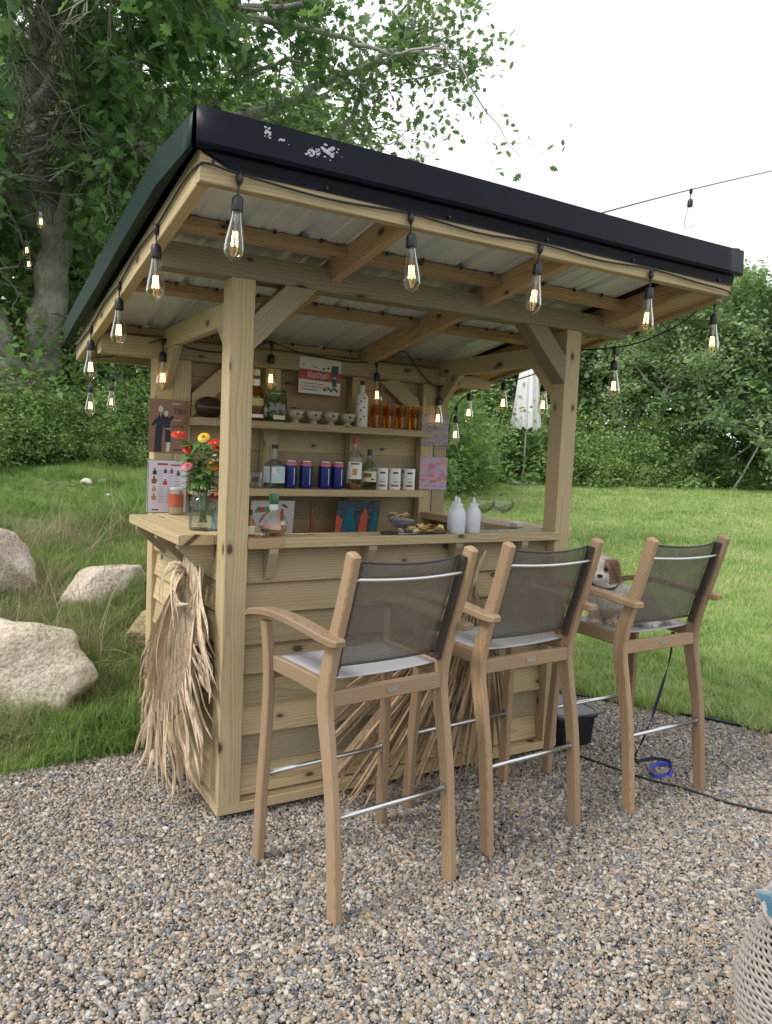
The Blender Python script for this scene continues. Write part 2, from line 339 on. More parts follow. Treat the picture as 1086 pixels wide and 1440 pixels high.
def proto(name, me, mat):
    me.materials.append(mat); return bpy.data.objects.new(name, me)      # never linked: only referenced by the scatters
def pebble_mat():
    m, nt, out = newmat('pebble'); Lk = nt.links.new; oi = nt.nodes.new('ShaderNodeObjectInfo'); tc = nt.nodes.new('ShaderNodeTexCoord'); p = nt.nodes.new('ShaderNodeBsdfPrincipled')
    cols = [(0.338, 0.294, 0.240), (0.171, 0.167, 0.166), (0.401, 0.345, 0.276), (0.089, 0.088, 0.094), (0.284, 0.233, 0.180), (0.449, 0.408, 0.354), (0.222, 0.220, 0.223), (0.347, 0.247, 0.161), (0.510, 0.479, 0.440), (0.167, 0.178, 0.199), (0.303, 0.270, 0.230), (0.375, 0.309, 0.231), (0.115, 0.107, 0.096), (0.436, 0.402, 0.365), (0.253, 0.198, 0.147), (0.245, 0.254, 0.262), (0.339, 0.268, 0.197), (0.192, 0.155, 0.128)]
    r = ramp(nt, [(i / len(cols), c) for i, c in enumerate(cols)], 'CONSTANT'); Lk(oi.outputs['Random'], r.inputs[0])
    f = noise_n(nt, tc.outputs['Object'], 3, 4, .7); Lk(mixc(nt, 1.0, r.outputs[0], mixc(nt, f, (.62, .62, .62), (1.2, 1.2, 1.2)), 'MULTIPLY'), p.inputs['Base Color'])
    p.inputs['Roughness'].default_value = .62; Lk(p.outputs[0], out.inputs[0]); return m
PEB = pebble_mat()
def pebble_mesh(i):
    bm = bmesh.new(); bmesh.ops.create_icosphere(bm, subdivisions=2, radius=.5)
    for v in bm.verts:
        n = mnoise.noise(v.co * 2.1 + Vector((i * 7, 3, 1))); v.co *= 1 + .75 * n; v.co.z *= .6; v.co.y *= .8
    me = bpy.data.meshes.new('pebble'); bm.to_mesh(me); bm.free(); me.shade_smooth(); return me
def gravel():
    n = 640000; x = rng.uniform(-2.0, 4.4, n); y = rng.uniform(-2.6, 1.25, n)
    s = sdist(x, y); cd = np.hypot(x + .943, y + 2.713)
    k = (s < .03 + .05 * rng.random(len(s))) & ~((x > .1) & (x < 1.6) & (y > .1) & (y < 1.05)) & ((cd < 5.2)) & ~((y < -1.9) & (x < -1.2)) & (x > -2.0 + .25 * (y + 1))
    x, y, s = x[k], y[k], s[k]; m = len(x); d = .0096 * np.exp(rng.normal(0, .36, m)); d = np.clip(d, .005, .028)
    z = .1 * d + rng.uniform(0, .006, m) + .006 * np.sin(3 * x) * np.sin(2.4 * y) + .001; P = np.stack([x, y, z], 1); rot = np.stack([rng.normal(0, .5, m), rng.normal(0, .5, m), rng.uniform(0, 6.3, m)], 1)
    sc = d[:, None] * np.stack([rng.uniform(.8, 1.35, m), rng.uniform(.8, 1.2, m), rng.uniform(.7, 1.2, m)], 1)
    scatter('gravel', P, rot, sc, [proto('pebble_shape', pebble_mesh(i), PEB) for i in range(5)], 'loose mixed grey, tan and white pea gravel under the bar stools', 'gravel')
gravel()
def grass_mat(name, stops):
    m, nt, out = newmat(name); Lk = nt.links.new; oi = nt.nodes.new('ShaderNodeObjectInfo'); ge = nt.nodes.new('ShaderNodeNewGeometry'); p = nt.nodes.new('ShaderNodeBsdfPrincipled')
    pn = noise_n(nt, ge.outputs['Position'], .55, 4, .6); pn2 = noise_n(nt, ge.outputs['Position'], 2.3, 3, .6)
    v = math_n(nt, 'ADD', math_n(nt, 'MULTIPLY', oi.outputs['Random'], .42), math_n(nt, 'MULTIPLY', math_n(nt, 'ADD', math_n(nt, 'MULTIPLY', pn, 1.3), math_n(nt, 'MULTIPLY', pn2, .7)), .55)); v = math_n(nt, 'SUBTRACT', v, .165)
    v = math_n(nt, 'ADD', v, math_n(nt, 'MULTIPLY', math_n(nt, 'SUBTRACT', ge.outputs['Random Per Island'], .5), .3))
    r = ramp(nt, stops); Lk(v, r.inputs[0]); Lk(r.outputs[0], p.inputs['Base Color']); p.inputs['Roughness'].default_value = .55; p.inputs['Specular IOR Level'].default_value = .25
    t = nt.nodes.new('ShaderNodeBsdfTranslucent'); Lk(r.outputs[0], t.inputs['Color']); mx = nt.nodes.new('ShaderNodeMixShader'); mx.inputs[0].default_value = .3
    Lk(p.outputs[0], mx.inputs[1]); Lk(t.outputs[0], mx.inputs[2]); Lk(mx.outputs[0], out.inputs[0]); return m
GR_BANK = grass_mat('bank_grass', [(.12, (.06, .135, .03)), (.36, (.135, .25, .055)), (.58, (.23, .355, .09)), (.78, (.33, .40, .14)), (.98, (.42, .38, .22))])
GR_LAWN = grass_mat('mown_grass', [(.12, (.13, .25, .055)), (.40, (.25, .40, .10)), (.62, (.40, .52, .18)), (.92, (.54, .56, .29))])
GR_DRY = grass_mat('dry_grass', [(.1, (.20, .19, .09)), (.6, (.34, .30, .17)), (.9, (.46, .41, .27))])
def tuft(seed, n, h, lean, wd, rad, seg=4):
    r = random.Random(seed); b = MB()
    for _ in range(n):
        a = r.uniform(0, 6.28); q = Vector((math.cos(a), math.sin(a), 0)) * rad * math.sqrt(r.random()); az = r.uniform(0, 6.28); l = Vector((math.cos(az), math.sin(az), 0)); side = Vector((-l.y, l.x, 0))
        H = h * r.uniform(.5, 1.15); ln = lean * r.uniform(.2, 1.3); vs = []
        for k in range(seg + 1):
            t = k / seg; c = q + l * (ln * H * t * t) + Vector((0, 0, H * (t - .35 * ln * t * t))); ww = wd * (1 - t * .9) * r.uniform(.8, 1.1)
            if k < seg: vs += [c - side * ww / 2, c + side * ww / 2]
            else: vs.append(c)
        fs = [(2 * k, 2 * k + 1, 2 * k + 3, 2 * k + 2) for k in range(seg - 1)] + [(2 * seg - 2, 2 * seg - 1, 2 * seg)]
        b.add(vs, fs)
    return b.mesh('tuft')
def put(name, x, y, sc, protos, label, cat, tilt=.12):
    m = len(x); z = terr(x, y) - .005; P = np.stack([x, y, z], 1); rot = np.stack([rng.normal(0, tilt, m), rng.normal(0, tilt, m), rng.uniform(0, 6.3, m)], 1)
    s3 = np.stack([sc, sc, sc * rng.uniform(.75, 1.3, m)], 1)
    scatter(name, P, rot, s3, protos, label, cat)
def region(n, x0, x1, y0, y1, f):
    x = rng.uniform(x0, x1, n); y = rng.uniform(y0, y1, n); k = f(x, y); return x[k], y[k]
bankq = lambda x, y: x - .45 * y
inbar = lambda x, y: (x > -.02) & (x < 1.72) & (y > -.05) & (y < 1.16)
BT = [proto('grass_tuft', tuft(i, 26, .115, 1.0, .0040, .05), GR_BANK) for i in range(3)]
x, y = region(60000, -2.2, 3.2, .7, 8.5, lambda x, y: (sdist(x, y) > .0) & (bankq(x, y) < 1.2) & ~inbar(x, y) & (rng.random(len(x)) < np.where(y < 4, .95, .55)))
d = np.hypot(x + .9, y + 2.7); put('bank_grass', x, y, (.65 + .45 * rng.random(len(x))) * np.where(y > 4.5, .75, 1.0) * (1 + .55 * np.sin(3.1 * x + 1.7 * y) * np.sin(2.3 * y - x) + .25 * np.sin(7.3 * x) * np.sin(6.1 * y)), BT, 'long uneven green grass on the bank behind the boulders', 'grass', .2)
DT = [proto('dry_grass_tuft', tuft(40 + i, 16, .24, 1.2, .0026, .06), GR_DRY) for i in range(2)]
x, y = region(1500, -1.6, .4, .9, 3.4, lambda x, y: (sdist(x, y) > .12) & ~inbar(x, y) & (rng.random(len(x)) < .55)); put('dry_grass', x, y, .6 + .6 * rng.random(len(x)) + 1.0 * (rng.random(len(x)) > .95), DT, 'straw coloured dry grass stems tangled around the boulders', 'grass', .3)
LT = [proto('lawn_tuft', tuft(60 + i, 34, .062, .8, .0042, .05, 3), GR_LAWN) for i in range(3)]
x, y = region(70000, 1.7, 10, -3.4, 8, lambda x, y: (sdist(x, y) > .015) & (bankq(x, y) > .6) & ~inbar(x, y) & (y < 1.1 * x + 1.2) & (y > -.75 * (x - 2.4) - 1.6 + .9 * (x - 2.9)) & (rng.random(len(x)) < np.clip(7 / np.hypot(x + .9, y + 2.7) - .1, .2, 1)))
d = np.hypot(x + .9, y + 2.7); put('mown_grass', x, y, .8 + .5 * rng.random(len(x)) + .035 * np.clip(d - 5, 0, 20), LT, 'short mown green lawn grass right of the gravel', 'grass', .15)
FT = [proto('far_lawn_tuft', tuft(80 + i, 40, .085, .9, .010, .14, 2), GR_LAWN) for i in range(2)]
x, y = region(60000, 3, 26, 0, 20, lambda x, y: (np.hypot(x + .9, y + 2.7) > 8.5) & (np.hypot(x + .9, y + 2.7) < 24) & (bankq(x, y) > .6) & (np.arctan2(x + .94, y + 2.7) > R(28)) & (np.arctan2(x + .94, y + 2.7) < R(64)))
put('mown_grass', x, y, .75 + .6 * rng.random(len(x)), FT, 'short mown green lawn grass up the slope to the trees', 'grass', .15)
# ================================================================== the timber bar
BAR = thing('bar_hut', 'open timber garden bar with sloping metal roof, shelves and siding', 'bar', (.85, .5, 0))
LX, DY, PW = 1.697, 1.136, .089
zr = lambda y: 2.059 - .173 * y               # underside of the rafters
def B(name, p0, p1, wd, ht, mat=PINE, **k): return board(name, p0, p1, wd, ht, mat, BAR, **k)
h = PW / 2
# base rails and posts
B('base_rail', (0, h, .049), (LX, h, .049), .089, .038); B('base_rail', (0, DY - h, .049), (LX, DY - h, .049), .089, .038)
B('base_rail', (h, .0895, .049), (h, DY - .0895, .049), .088, .038); B('base_rail', (LX - h, .0895, .049), (LX - h, DY - .0895, .049), .088, .038)
for px, py, top in ((h, h, 2.017), (LX - h, h, 2.017), (h, DY - h, 1.815), (LX - h, DY - h, 1.815)):
    B('post', (px, py, .0685), (px, py, top), PW, PW, PINE, up=(0, 1, 0))
# beams
B('beam', (-.246, h, 2.0615), (LX + .30, h, 2.0615), PW, PW, PINE_G); B('beam', (-.246, DY - h, 1.8595), (LX + .30, DY - h, 1.8595), PW, PW)
for bx in (.055, LX - .055): B('side_beam', (bx, .0895, 1.915), (bx, DY - .0895, 1.905), .038, .089)
# knee braces
def brace(pl, pu, up, mat=PINE, wd=.038):      # flat end cuts against post and beam
    p0, p1 = Vector(pl), Vector(pu); B('knee_brace', p0, p1, wd, .089, mat, up=up, cut0=1.0, cut1=-1.0)
brace((.089, .0435, 1.834), (.2715, .0435, 2.0165), (-1, 0, 1), PINE_G, .086); brace((LX - .089, .0435, 1.834), (LX - .2715, .0435, 2.0165), (1, 0, 1), PINE_G, .086)
for bx in (.055, LX - .055):
    brace((bx, .089, 1.755), (bx, .2045, 1.8705), (0, -1, 1)); brace((bx, DY - .089, 1.73), (bx, DY - .219, 1.86), (0, 1, 1))
# rafters, purlins, fascias, soffit
RA, RB = -.488, 1.437
for rx in (-.266, .41, 1.13, 1.85): B('rafter', (rx, RA, zr(RA) + .0452), (rx, RB, zr(RB) + .0452), .038, .089, PINE if rx < 0 else PINE_R)
B('rafter', (2.004, RA, zr(RA) + .03), (2.004, RB, zr(RB) + .03), .038, .089, PINE_R)
B('soffit_board', (1.928, RA, zr(RA) + .012), (1.928, RB, zr(RB) + .012), .112, .02, PINE_R)
xs = [-.246, .39, .43, 1.11, 1.15, 1.83]
for py in (-.09, .52, 1.13):
    for i in (0, 2, 4): B('purlin', (xs[i], py, zr(py) + .0705), (xs[i + 1], py, zr(py) + .0705), .06, .036, PINE_R, up=(0, .173, 1))
B('fascia_board', (-.285, -.508, 2.1935), (2.023, -.508, 2.1935), .038, .089); B('fascia_board', (-.285, 1.457, zr(1.457) + .045), (2.023, 1.457, zr(1.457) + .045), .038, .089)
# ribbed metal sheets, each its own part
def roof_sheet(x0, x1, lift):
    prof = []; n = int(round((x1 - x0) / .0775)); st = (x1 - x0) / n
    for i in range(n):
        a = x0 + i * st
        if i % 3 == 0: prof += [(a, 0), (a + .012, .019), (a + .034, .019), (a + .046, 0)]
        else: prof += [(a, 0), (a + .02, 0), (a + .026, .004), (a + .036, .004), (a + .042, 0)]
    prof.append((x1, 0)); b = MB(); ys = np.linspace(-.535, 1.50, 9)
    b.rings([[(x, y, zr(y) + .0915 + lift + z) for x, z in prof] for y in ys], False, False)
    o = b.build('roof_panel', GALV, BAR); md = o.modifiers.new('thick', 'SOLIDIFY'); md.thickness = .0012; md.offset = 1
for i, (a, c) in enumerate(((-.284, .43), (.40, 1.12), (1.09, 1.78))): roof_sheet(a, c, .0016 * (i % 2))
b = MB(); b.box((0, 0, 0), (.29, 2.05, .003)); b.build('edge_flashing', BLACKMETAL, BAR, Matrix.Translation((1.905, .482, zr(.482) + .096)) @ Matrix.Rotation(math.atan(-.173), 4, 'X'))
b = MB()                                       # roof-screw points showing through the purlins
for py in (-.09, .52, 1.13):
    for x in np.arange(-.2, 1.8, .155): b.lathe([(.003, -.004), (.006, 0), (.006, .010)], 6, (x + .02 * math.sin(x * 31), py - .036, zr(py) + .086))
tag(b.build('roof_screws', SCREW, BAR), kind='stuff')
# black front flashing (upper panel, lower drip flange), rake flashing
b = MB(); pr = [(-.30, 2.298), (-.545, 2.343), (-.562, 2.338), (-.566, 2.245), (-.561, 2.234), (-.548, 2.231)]
b.rings([[(x, y, z + .0025 * math.sin(x * 3.1)) for y, z in pr] for x in np.linspace(-.308, 2.052, 25)], False, False)
fl = b.build('fascia_flashing', BLACKMETAL, BAR); md = fl.modifiers.new('thick', 'SOLIDIFY'); md.thickness = .0018
auto_smooth(fl, 25)
b = MB(); rows = []
for x in np.linspace(-.292, 2.034, 25):
    f = min(1, max(0, (x + .292) / .06)); rows.append([(x, -.546, 2.240), (x, -.538, 2.236 - .0 * f), (x, -.531, 2.232 - (.032 * f)), (x, -.5325, 2.232 - .038 * f + .001 * math.sin(x * 9))])
b.rings(rows, False, False); dr = b.build('drip_flange', BLACKMETAL, fl); md = dr.modifiers.new('thick', 'SOLIDIFY'); md.thickness = .0016
b = MB()
for x in (-.25, .1, .55, .98, 1.42, 1.94): b.lathe([(.0001, .004), (.005, .003), (.005, 0)], 8, (0, 0, 0)); b.v[-24:] = [(q[0] + x, -.5345 - q[2], q[1] + 2.205) for q in b.v[-24:]]
tag(b.build('flashing_screws', SCREW, fl), kind='stuff')
FLECK = plain('pale_flecks', (.46, .47, .56), rough=.55, var=.3, scale=90)  # small pale flecks scattered on the front flashing
def flecks(c, n, sx, sz, seed):
    r = random.Random(seed); b = MB()
    for _ in range(n):
        x, z = r.gauss(0, sx), r.gauss(0, sz); k = r.randint(6, 9); rad = r.uniform(.0012, .0055)
        pts = [(c[0] + x + math.cos(6.283 * j / k) * rad * r.uniform(.45, 1.5), -.5672 + (c[1] + z - 2.245) * .043, c[1] + z + math.sin(6.283 * j / k) * rad * r.uniform(.4, 1.1)) for j in range(k)]
        b.add(pts, [tuple(range(k))])
    tag(b.build('pale_patch', FLECK, fl), kind='stuff')
flecks((-.107, 2.308), 22, .007, .010, 1); flecks((.088, 2.300), 60, .018, .008, 2); flecks((.036, 2.283), 22, .010, .005, 3); flecks((-.06, 2.296), 6, .012, .003, 4)
b = MB(); rows = []
for y in np.linspace(-.548, 1.52, 30):
    z = zr(y); k = min(1, max(0, (y + .555) / .3)); z -= .016 * (1 - k) if k < 1 else 0; rows.append([(-.24, y, z + .190), (-.292 - .01 * k, y, z + .196 + .012 * k), (-.312 - .026 * k, y, z + .180 + .008 * k), (-.3165 - .022 * k, y, z + .093 + .002 * math.sin(y * 7)), (-.311, y, z + .086)])
b.rings(rows, False, False); rk = b.build('rake_flashing', RAKE, BAR); md = rk.modifiers.new('thick', 'SOLIDIFY'); md.thickness = .002; auto_smooth(rk, 30)
b = MB(); b.rings([[(2.0, y, zr(y) + .190), (2.04, y, zr(y) + .194), (2.046, y, zr(y) + .09), (2.042, y, zr(y) + .088)] for y in np.linspace(-.55, 1.52, 12)], False, False)
rk = b.build('rake_flashing', RAKE, BAR); md = rk.modifiers.new('thick', 'SOLIDIFY'); md.thickness = .002
b = MB(); b.box((0, 0, 0), (2.30, 2.03, .004)); b.build('roof_cover', BLACKMETAL, BAR, Matrix.Translation((.87, .49, zr(.49) + .178)) @ Matrix.Rotation(math.atan(-.173), 4, 'X'))
# siding: lapped boards between the posts, lower edges proud
def siding(n, z0, st, f):
    for i in range(n): f(z0 + i * st, random.uniform(-.0035, .0035), random.uniform(-.0025, .0025))
siding(8, .141, .1185, lambda z, a, c: B('siding_board', (PW + .002, .062 + c, z - a), (LX - PW - .002, .062 - c, z + a), .018, .138, random.choice([PINE, PINE, PINE_G, PINE_R]), up=(0, .17, 1)))
siding(8, .141, .1185, lambda z, a, c: B('siding_board', (.030 + c, PW + .002, z - a), (.030 - c, DY - PW - .002, z + a), .018, .138, PINE, up=(.16, 0, 1)))
siding(8, .141, .1185, lambda z, a, c: B('siding_board', (LX - .030 + c, PW + .002, z - a), (LX - .030 - c, DY - PW - .002, z + a), .018, .138, PINE, up=(-.16, 0, 1)))
siding(15, .141, .1185, lambda z, a, c: B('siding_board', (PW + .002, DY - .008 + c, z - a), (LX - PW - .002, DY - .008 - c, z + a), .018, .138, random.choice([PINE_G, PINE_G, PINE_R, PINE]), up=(0, -.15, 1)))
# studs and trims of the back wall
for sx, wd in ((.1315, .083), (.598, .083), (1.0915, .073), (1.5615, .085)): B('stud', (sx, 1.075, .0685), (sx, 1.075, 1.814), wd, .054, PINE, up=(0, 1, 0))
B('header_board', (.0895, 1.0355, 1.856), (LX - .0895, 1.0355, 1.858), .022, .078)
B('diagonal_brace', (.178, 1.065, 1.60), (.40, 1.065, 1.812), .03, .085, PINE, up=(-1, 0, 1), cut0=1, cut1=-1); B('diagonal_brace', (1.50, 1.065, 1.66), (1.29, 1.065, 1.812), .03, .085, PINE, up=(1, 0, 1.2), cut0=1, cut1=-1)
# counters
CT = 1.08
B('counter_board', (.2292, .0635, CT - .019), (1.629, .0635, CT - .019), .153, .038, PINE); B('counter_board', (.159, .138, CT - .0192), (.159, -.012, CT - .0192), .138, .0376, PINE_R)
for yy, a, c in ((-.062, .135, .95), (.0355, .135, 1.045)): B('counter_board', (yy + .0, a, CT - .019), (yy + .0, c, CT - .019), .135 if yy < 0 else .056, .038)
B('counter_board', (.1455, .142, CT - .0195), (.1455, 1.045, CT - .0195), .16, .037)
for xx, wd in ((1.601, .128), (1.734, .134)): B('counter_board', (xx, .142 if xx < 1.65 else .0905, CT - .019), (xx, 1.12, CT - .019), wd, .038)
B('counter_edging', (-.1295, .135, CT - .0195), (-.1295 + .002, .945, CT - .0195), .003, .035)
def bracket(c, dx, dy, out, drop, th=.036):     # triangular gusset: c = top point on the wall
    b = MB(); d = Vector((dx, dy, 0)); s = Vector((-dy, dx, 0)) * th / 2; c = Vector(c); tri = [c, c + d * out, c + d * out - Vector((0, 0, .018)), c + d * .02 - Vector((0, 0, drop)), c - Vector((0, 0, drop))]
    b.rings([[q - s for q in tri], [q + s for q in tri]]); b.build('shelf_bracket', PINE_G, BAR)
for bx in (.19, .62, 1.05, 1.42): bracket((bx, .052, 1.041), 0, -1, .062, .12)
for by in (.20, .52, .86): bracket((.022, by, 1.041), -1, 0, .14, .13)
# back shelves
for z, x0, x1 in ((1.5245, .165, 1.475), (1.192, .165, 1.455)): B('shelf', (x0, .968, z), (x1, .968, z), .150, .037)
B('shelf', (.165, .947, .945), (1.60, .947, .945), .20, .03)
# ================================================================== bar stools
def make_stool():
    S = thing('bar_stool', 'tmp', 'bar stool')
    rear = [(-.235, 0), (-.222, .14), (-.196, .36), (-.160, .53), (-.138, .63), (-.140, .71), (-.168, .82), (-.205, .93), (-.240, 1.05), (-.258, 1.12)]
    def prof(z): return float(np.interp(z, [q[1] for q in rear], [q[0] for q in rear]))
    def tang(z): return (Vector((0, prof(z + .03) - prof(z - .03), .06))).normalized()
    for s in (-1, 1):
        pts = catmull([(s * .228, y, z) for y, z in rear], 3); b = MB()
        outs = []; wid = []
        for i, q in enumerate(pts):
            t = (pts[min(i + 1, len(pts) - 1)] - pts[max(i - 1, 0)]).normalized(); outs.append(t.cross(Vector((1, 0, 0))).normalized()); k = q.z / 1.12
            wid.append((.030, .049 + .012 * math.exp(-((q.z - .66) / .16) ** 2) - .010 * max(0, k - .7)))
        last = pts[-1] + (pts[-1] - pts[-2]).normalized() * .008; pts2 = pts + [last]; wid.append((.018, .022)); outs.append(outs[-1])
        b.sweep(pts2, wid, [(1, 0, 0)] * len(pts2), outs); auto_smooth(b.build('leg', TEAK['Z'], S), 28)
        fp = catmull([(s * .262, .205, 0), (s * .257, .200, .25), (s * .250, .192, .5), (s * .250, .192, .68), (s * .258, .204, .838)], 3)
        b = MB(); b.sweep(fp, [(.029, .046 - .008 * (q.z / .84)) for q in fp], [(1, 0, 0)] * len(fp), [(0, 1, 0)] * len(fp)); auto_smooth(b.build('leg', TEAK['Z'], S), 28)
        ap = catmull([(s * .272, .305, .846), (s * .268, .25, .862), (s * .264, .12, .878), (s * .259, -.05, .872), (s * .253, -.19, .858), (s * .252, -.245, .856)], 4)
        n = len(ap); wd = []
        for i in range(n): t = i / (n - 1); wd.append((.030 + .026 * math.sin(math.pi * min(1, .18 + .72 * (1 - t))) if 0 < i < n - 1 else .034, .026 if 0 < i < n - 1 else .016))
        b = MB(); b.sweep(ap, wd, [(1, 0, 0)] * n, [(0, -.1, 1)] * n); auto_smooth(b.build('arm', TEAK['Y'], S), 38)
        b = MB(); b.sweep([(s * .2265, -.165, .690), (s * .2290, .02, .696), (s * .2340, .185, .696)], [(.024, .052)] * 3, [(1, 0, 0)] * 3, [(0, 0, 1)] * 3); auto_smooth(b.build('seat_rail', TEAK['Y'], S), 28)
        cp = [(s * .2035, prof(z) + .004, z) for z in np.linspace(.735, 1.098, 9)]
        b = MB(); b.sweep(cp, [(.014, .028)] * 9, [(1, 0, 0)] * 9, [(0, 1, .2)] * 9); auto_smooth(b.build('sling_channel', DARKCH, S), 28)
        b = MB()
        for z in (.76, .87, .98, 1.08): b.lathe([(.0001, .003), (.0035, .002), (.0035, 0)], 6); b.v[-18:] = [(s * .1950 - s * q[2], prof(z) - .006 + q[0], z + q[1]) for q in b.v[-18:]]
        tag(b.build('channel_screws', SCREW, S), kind='stuff')
    b = MB(); b.sweep([(-.212, -.148, .662), (.212, -.148, .662)], [(.026, .052)] * 2, [(0, 1, 0)] * 2, [(0, 0, 1)] * 2); rr = auto_smooth(b.build('rear_rail', TEAK['X'], S), 28)
    b = MB(); b.box((.01, -.1625, .664), (.045, .003, .015)); b.build('maker_plate', STEEL, rr)
    b = MB(); b.sweep([(-.232, .192, .668), (.232, .192, .668)], [(.026, .052)] * 2, [(0, 1, 0)] * 2, [(0, 0, 1)] * 2); auto_smooth(b.build('front_rail', TEAK['X'], S), 28)
    # slings
    def bow(x): return 1 - (x / .2) ** 2
    b = MB(); rows = [[(x, prof(z) + .019 - .028 * bow(x) * (.4 + .6 * (z - .73) / .37), z - .012 * bow(x) * max(0, (z - .95) / .15)) for x in np.linspace(-.196, .196, 15)] for z in np.linspace(.757, 1.10, 14)]
    b.rings(rows, False, False); o = b.build('back_sling', SLING_B, S, smooth=True); md = o.modifiers.new('thick', 'SOLIDIFY'); md.thickness = .0015
    for z in (.759, 1.098):
        b = MB(); b.tube([(x, prof(z) + .019 - .028 * bow(x) * (.4 + .6 * (z - .73) / .37), z - .012 * bow(x) * max(0, (z - .95) / .15)) for x in np.linspace(-.196, .196, 15)], .0042, 6)
        b.build('sling_hem', DARKCH, S, smooth=True)
    b = MB(); rows = [[(x, y, .7185 - .012 * (1 - (x / .215) ** 2) * (1 - ((y - .01) / .22) ** 2)) for x in np.linspace(-.2155, .2155, 13)] for y in np.linspace(-.125, .185, 12)]
    b.rings(rows, False, False); o = b.build('seat_sling', SLING_S, S, smooth=True); md = o.modifiers.new('thick', 'SOLIDIFY'); md.thickness = .0018
    b = MB(); b.tube([(x, prof(1.045) - .002 - .024 * (1 - (x / .22) ** 2), 1.045 - .006 * (1 - (x / .22) ** 2)) for x in np.linspace(-.226, .226, 17)], .0062, 8); b.build('back_rod', STEEL, S, smooth=True)
    for y, xx in ((prof(.305), .226), (.198, .256)):
        b = MB(); b.tube([(-xx, y, .305), (xx, y, .305)], .0092, 10); ro = b.build('foot_rod', STEEL, S, smooth=True)
        for s in (-1, 1):
            b = MB(); b.box((s * (xx - .018), y, .305), (.003, .026, .036)); b.build('rod_plate', STEEL, ro)
    return S
G = 'teak bar stools along the bar front'
st = make_stool()
for i, (x, y, a, lab) in enumerate(((.324, -.482, 5.5, 'teak bar stool with grey sling, beside the flower end of the bar'), (1.0, -.375, 4.0, 'teak bar stool with grey sling, between the other two stools'), (1.742, -.378, 1.5, 'teak bar stool with grey sling and a small dog on its seat'))):
    o = st if i == 0 else copy_tree(st)
    o.matrix_world = Matrix.Translation((x, y, .004)) @ Matrix.Rotation(R(a), 4, 'Z'); WM[o] = o.matrix_world.copy(); tag(o, lab, 'bar stool', G)
# ================================================================== things on the shelves and counters
def text_mesh(txt, size, name='lettering'):
    cu = bpy.data.curves.new(name, 'FONT'); cu.body = txt; cu.size = size; cu.align_x = 'CENTER'; cu.align_y = 'CENTER'; cu.resolution_u = 2
    o = bpy.data.objects.new(name, cu); me = bpy.data.meshes.new_from_object(o); bpy.data.objects.remove(o); return me
def vessel(name, label, cat, loc, prof, mat, n=20, group=None, wall=True):
    t = thing(name, label, cat, loc, random.uniform(0, 6.28), group)
    b = MB(); b.lathe(prof, n, cap=False); b.lathe([(prof[0][0], prof[0][1]), (.0005, prof[0][1])], n, cap=False)
    o = b.build('body', mat, t, smooth=True, local=True); auto_smooth(o, 50); return t
def ring_part(t, name, prof, mat, n=20, cap=True):
    b = MB(); b.lathe(prof, n, cap=cap); o = b.build(name, mat, t, local=True); auto_smooth(o, 50); return o
def wrap(t, name, r, z0, z1, mat, a0=-1.35, a1=1.35, face=None, n=14):
    """curved paper label facing the camera side (world -Y, -X)"""
    th = WM[t].to_euler().z; mid = (face if face is not None else R(-112)) - th; b = MB()
    b.rings([[(r * math.cos(mid + a), r * math.sin(mid + a), z) for a in np.linspace(a0, a1, n)] for z in (z0, z1)], False, False)
    return b.build(name, mat, t, smooth=True, local=True)
LIQ = lambda n, c: glassy(n, c, .05, .25, c)
C = lambda n, c, **k: plain(n, c, **k)
RED = C('red_cap', (.45, .02, .02), rough=.35); BLK = C('black_cap', (.015, .015, .016), rough=.35); GRNCAP = C('green_cap', (.03, .12, .05), rough=.3)
CREAM = C('cream_label', (.62, .58, .42), rough=.6); BROWN = C('brown_print', (.20, .10, .04)); NAVY = C('navy_can', (.016, .03, .20), rough=.22, metal=.35, var=.15, spec=.6)
PINKRED = C('red_band', (.42, .05, .06), rough=.5); PALEBL = C('pale_blue_label', (.50, .62, .68), rough=.5); WHITE2 = C('white_glaze', (.72, .72, .72), rough=.3, var=.05); INK = C('ink_print', (.03, .03, .05)); ORANGE = C('orange_print', (.62, .25, .08))
BROWNRED = C('red_brown_label', (.36, .075, .03), rough=.5); TEALP = C('teal_print', (.02, .13, .17), rough=.3, var=.4, scale=25); REDP = C('red_print', (.48, .10, .06), rough=.35, var=.3)
COCO = C('dark_coconut', (.035, .016, .011), rough=.32, var=.5, scale=20); SHELLC = C('shell_glaze', (.38, .34, .26), rough=.4, var=.35, scale=25)
Z1, Z2 = 1.5435, 1.211; YS = .965
# --- top shelf
t = thing('coconut_bowl', 'dark brown lidded coconut bowl on the upper shelf', 'bowl', (.237, YS, Z1))
ring_part(t, 'body', [(.028, 0), (.050, .012), (.066, .04), (.068, .055), (.064, .06)], COCO, 28); ring_part(t, 'lid', [(.066, .0605), (.060, .078), (.040, .095), (.012, .102), (.0005, .103)], COCO, 28)
t = vessel('liquor_bottle', 'tall brown liquor bottle with pale neck label on the upper shelf', 'bottle', (.474, YS, Z1), [(.036, 0), (.040, .01), (.040, .12), (.034, .145), (.017, .17), (.015, .225)], GLASS_AMB2)
ring_part(t, 'liquid', [(.036, .004), (.037, .012), (.037, .09), (.0005, .0905)], C('dark_rum', (.10, .02, .012), rough=.15)); ring_part(t, 'cap', [(.016, .222), (.017, .224), (.017, .252), (.0005, .253)], CREAM); wrap(t, 'label', .0405, .015, .032, WHITE); wrap(t, 'neck_label', .0185, .172, .205, WHITE, -1.6, 1.6)
wrap(t, 'shoulder_label', .0405, .075, .11, C('yellow_green_label', (.45, .42, .16)))
t = vessel('glass_jar', 'large clear glass storage jar with greenery on the upper shelf', 'jar', (.580, YS, Z1), [(.052, 0), (.057, .008), (.057, .115), (.050, .128), (.050, .142)], GLASS_GRN, 28)
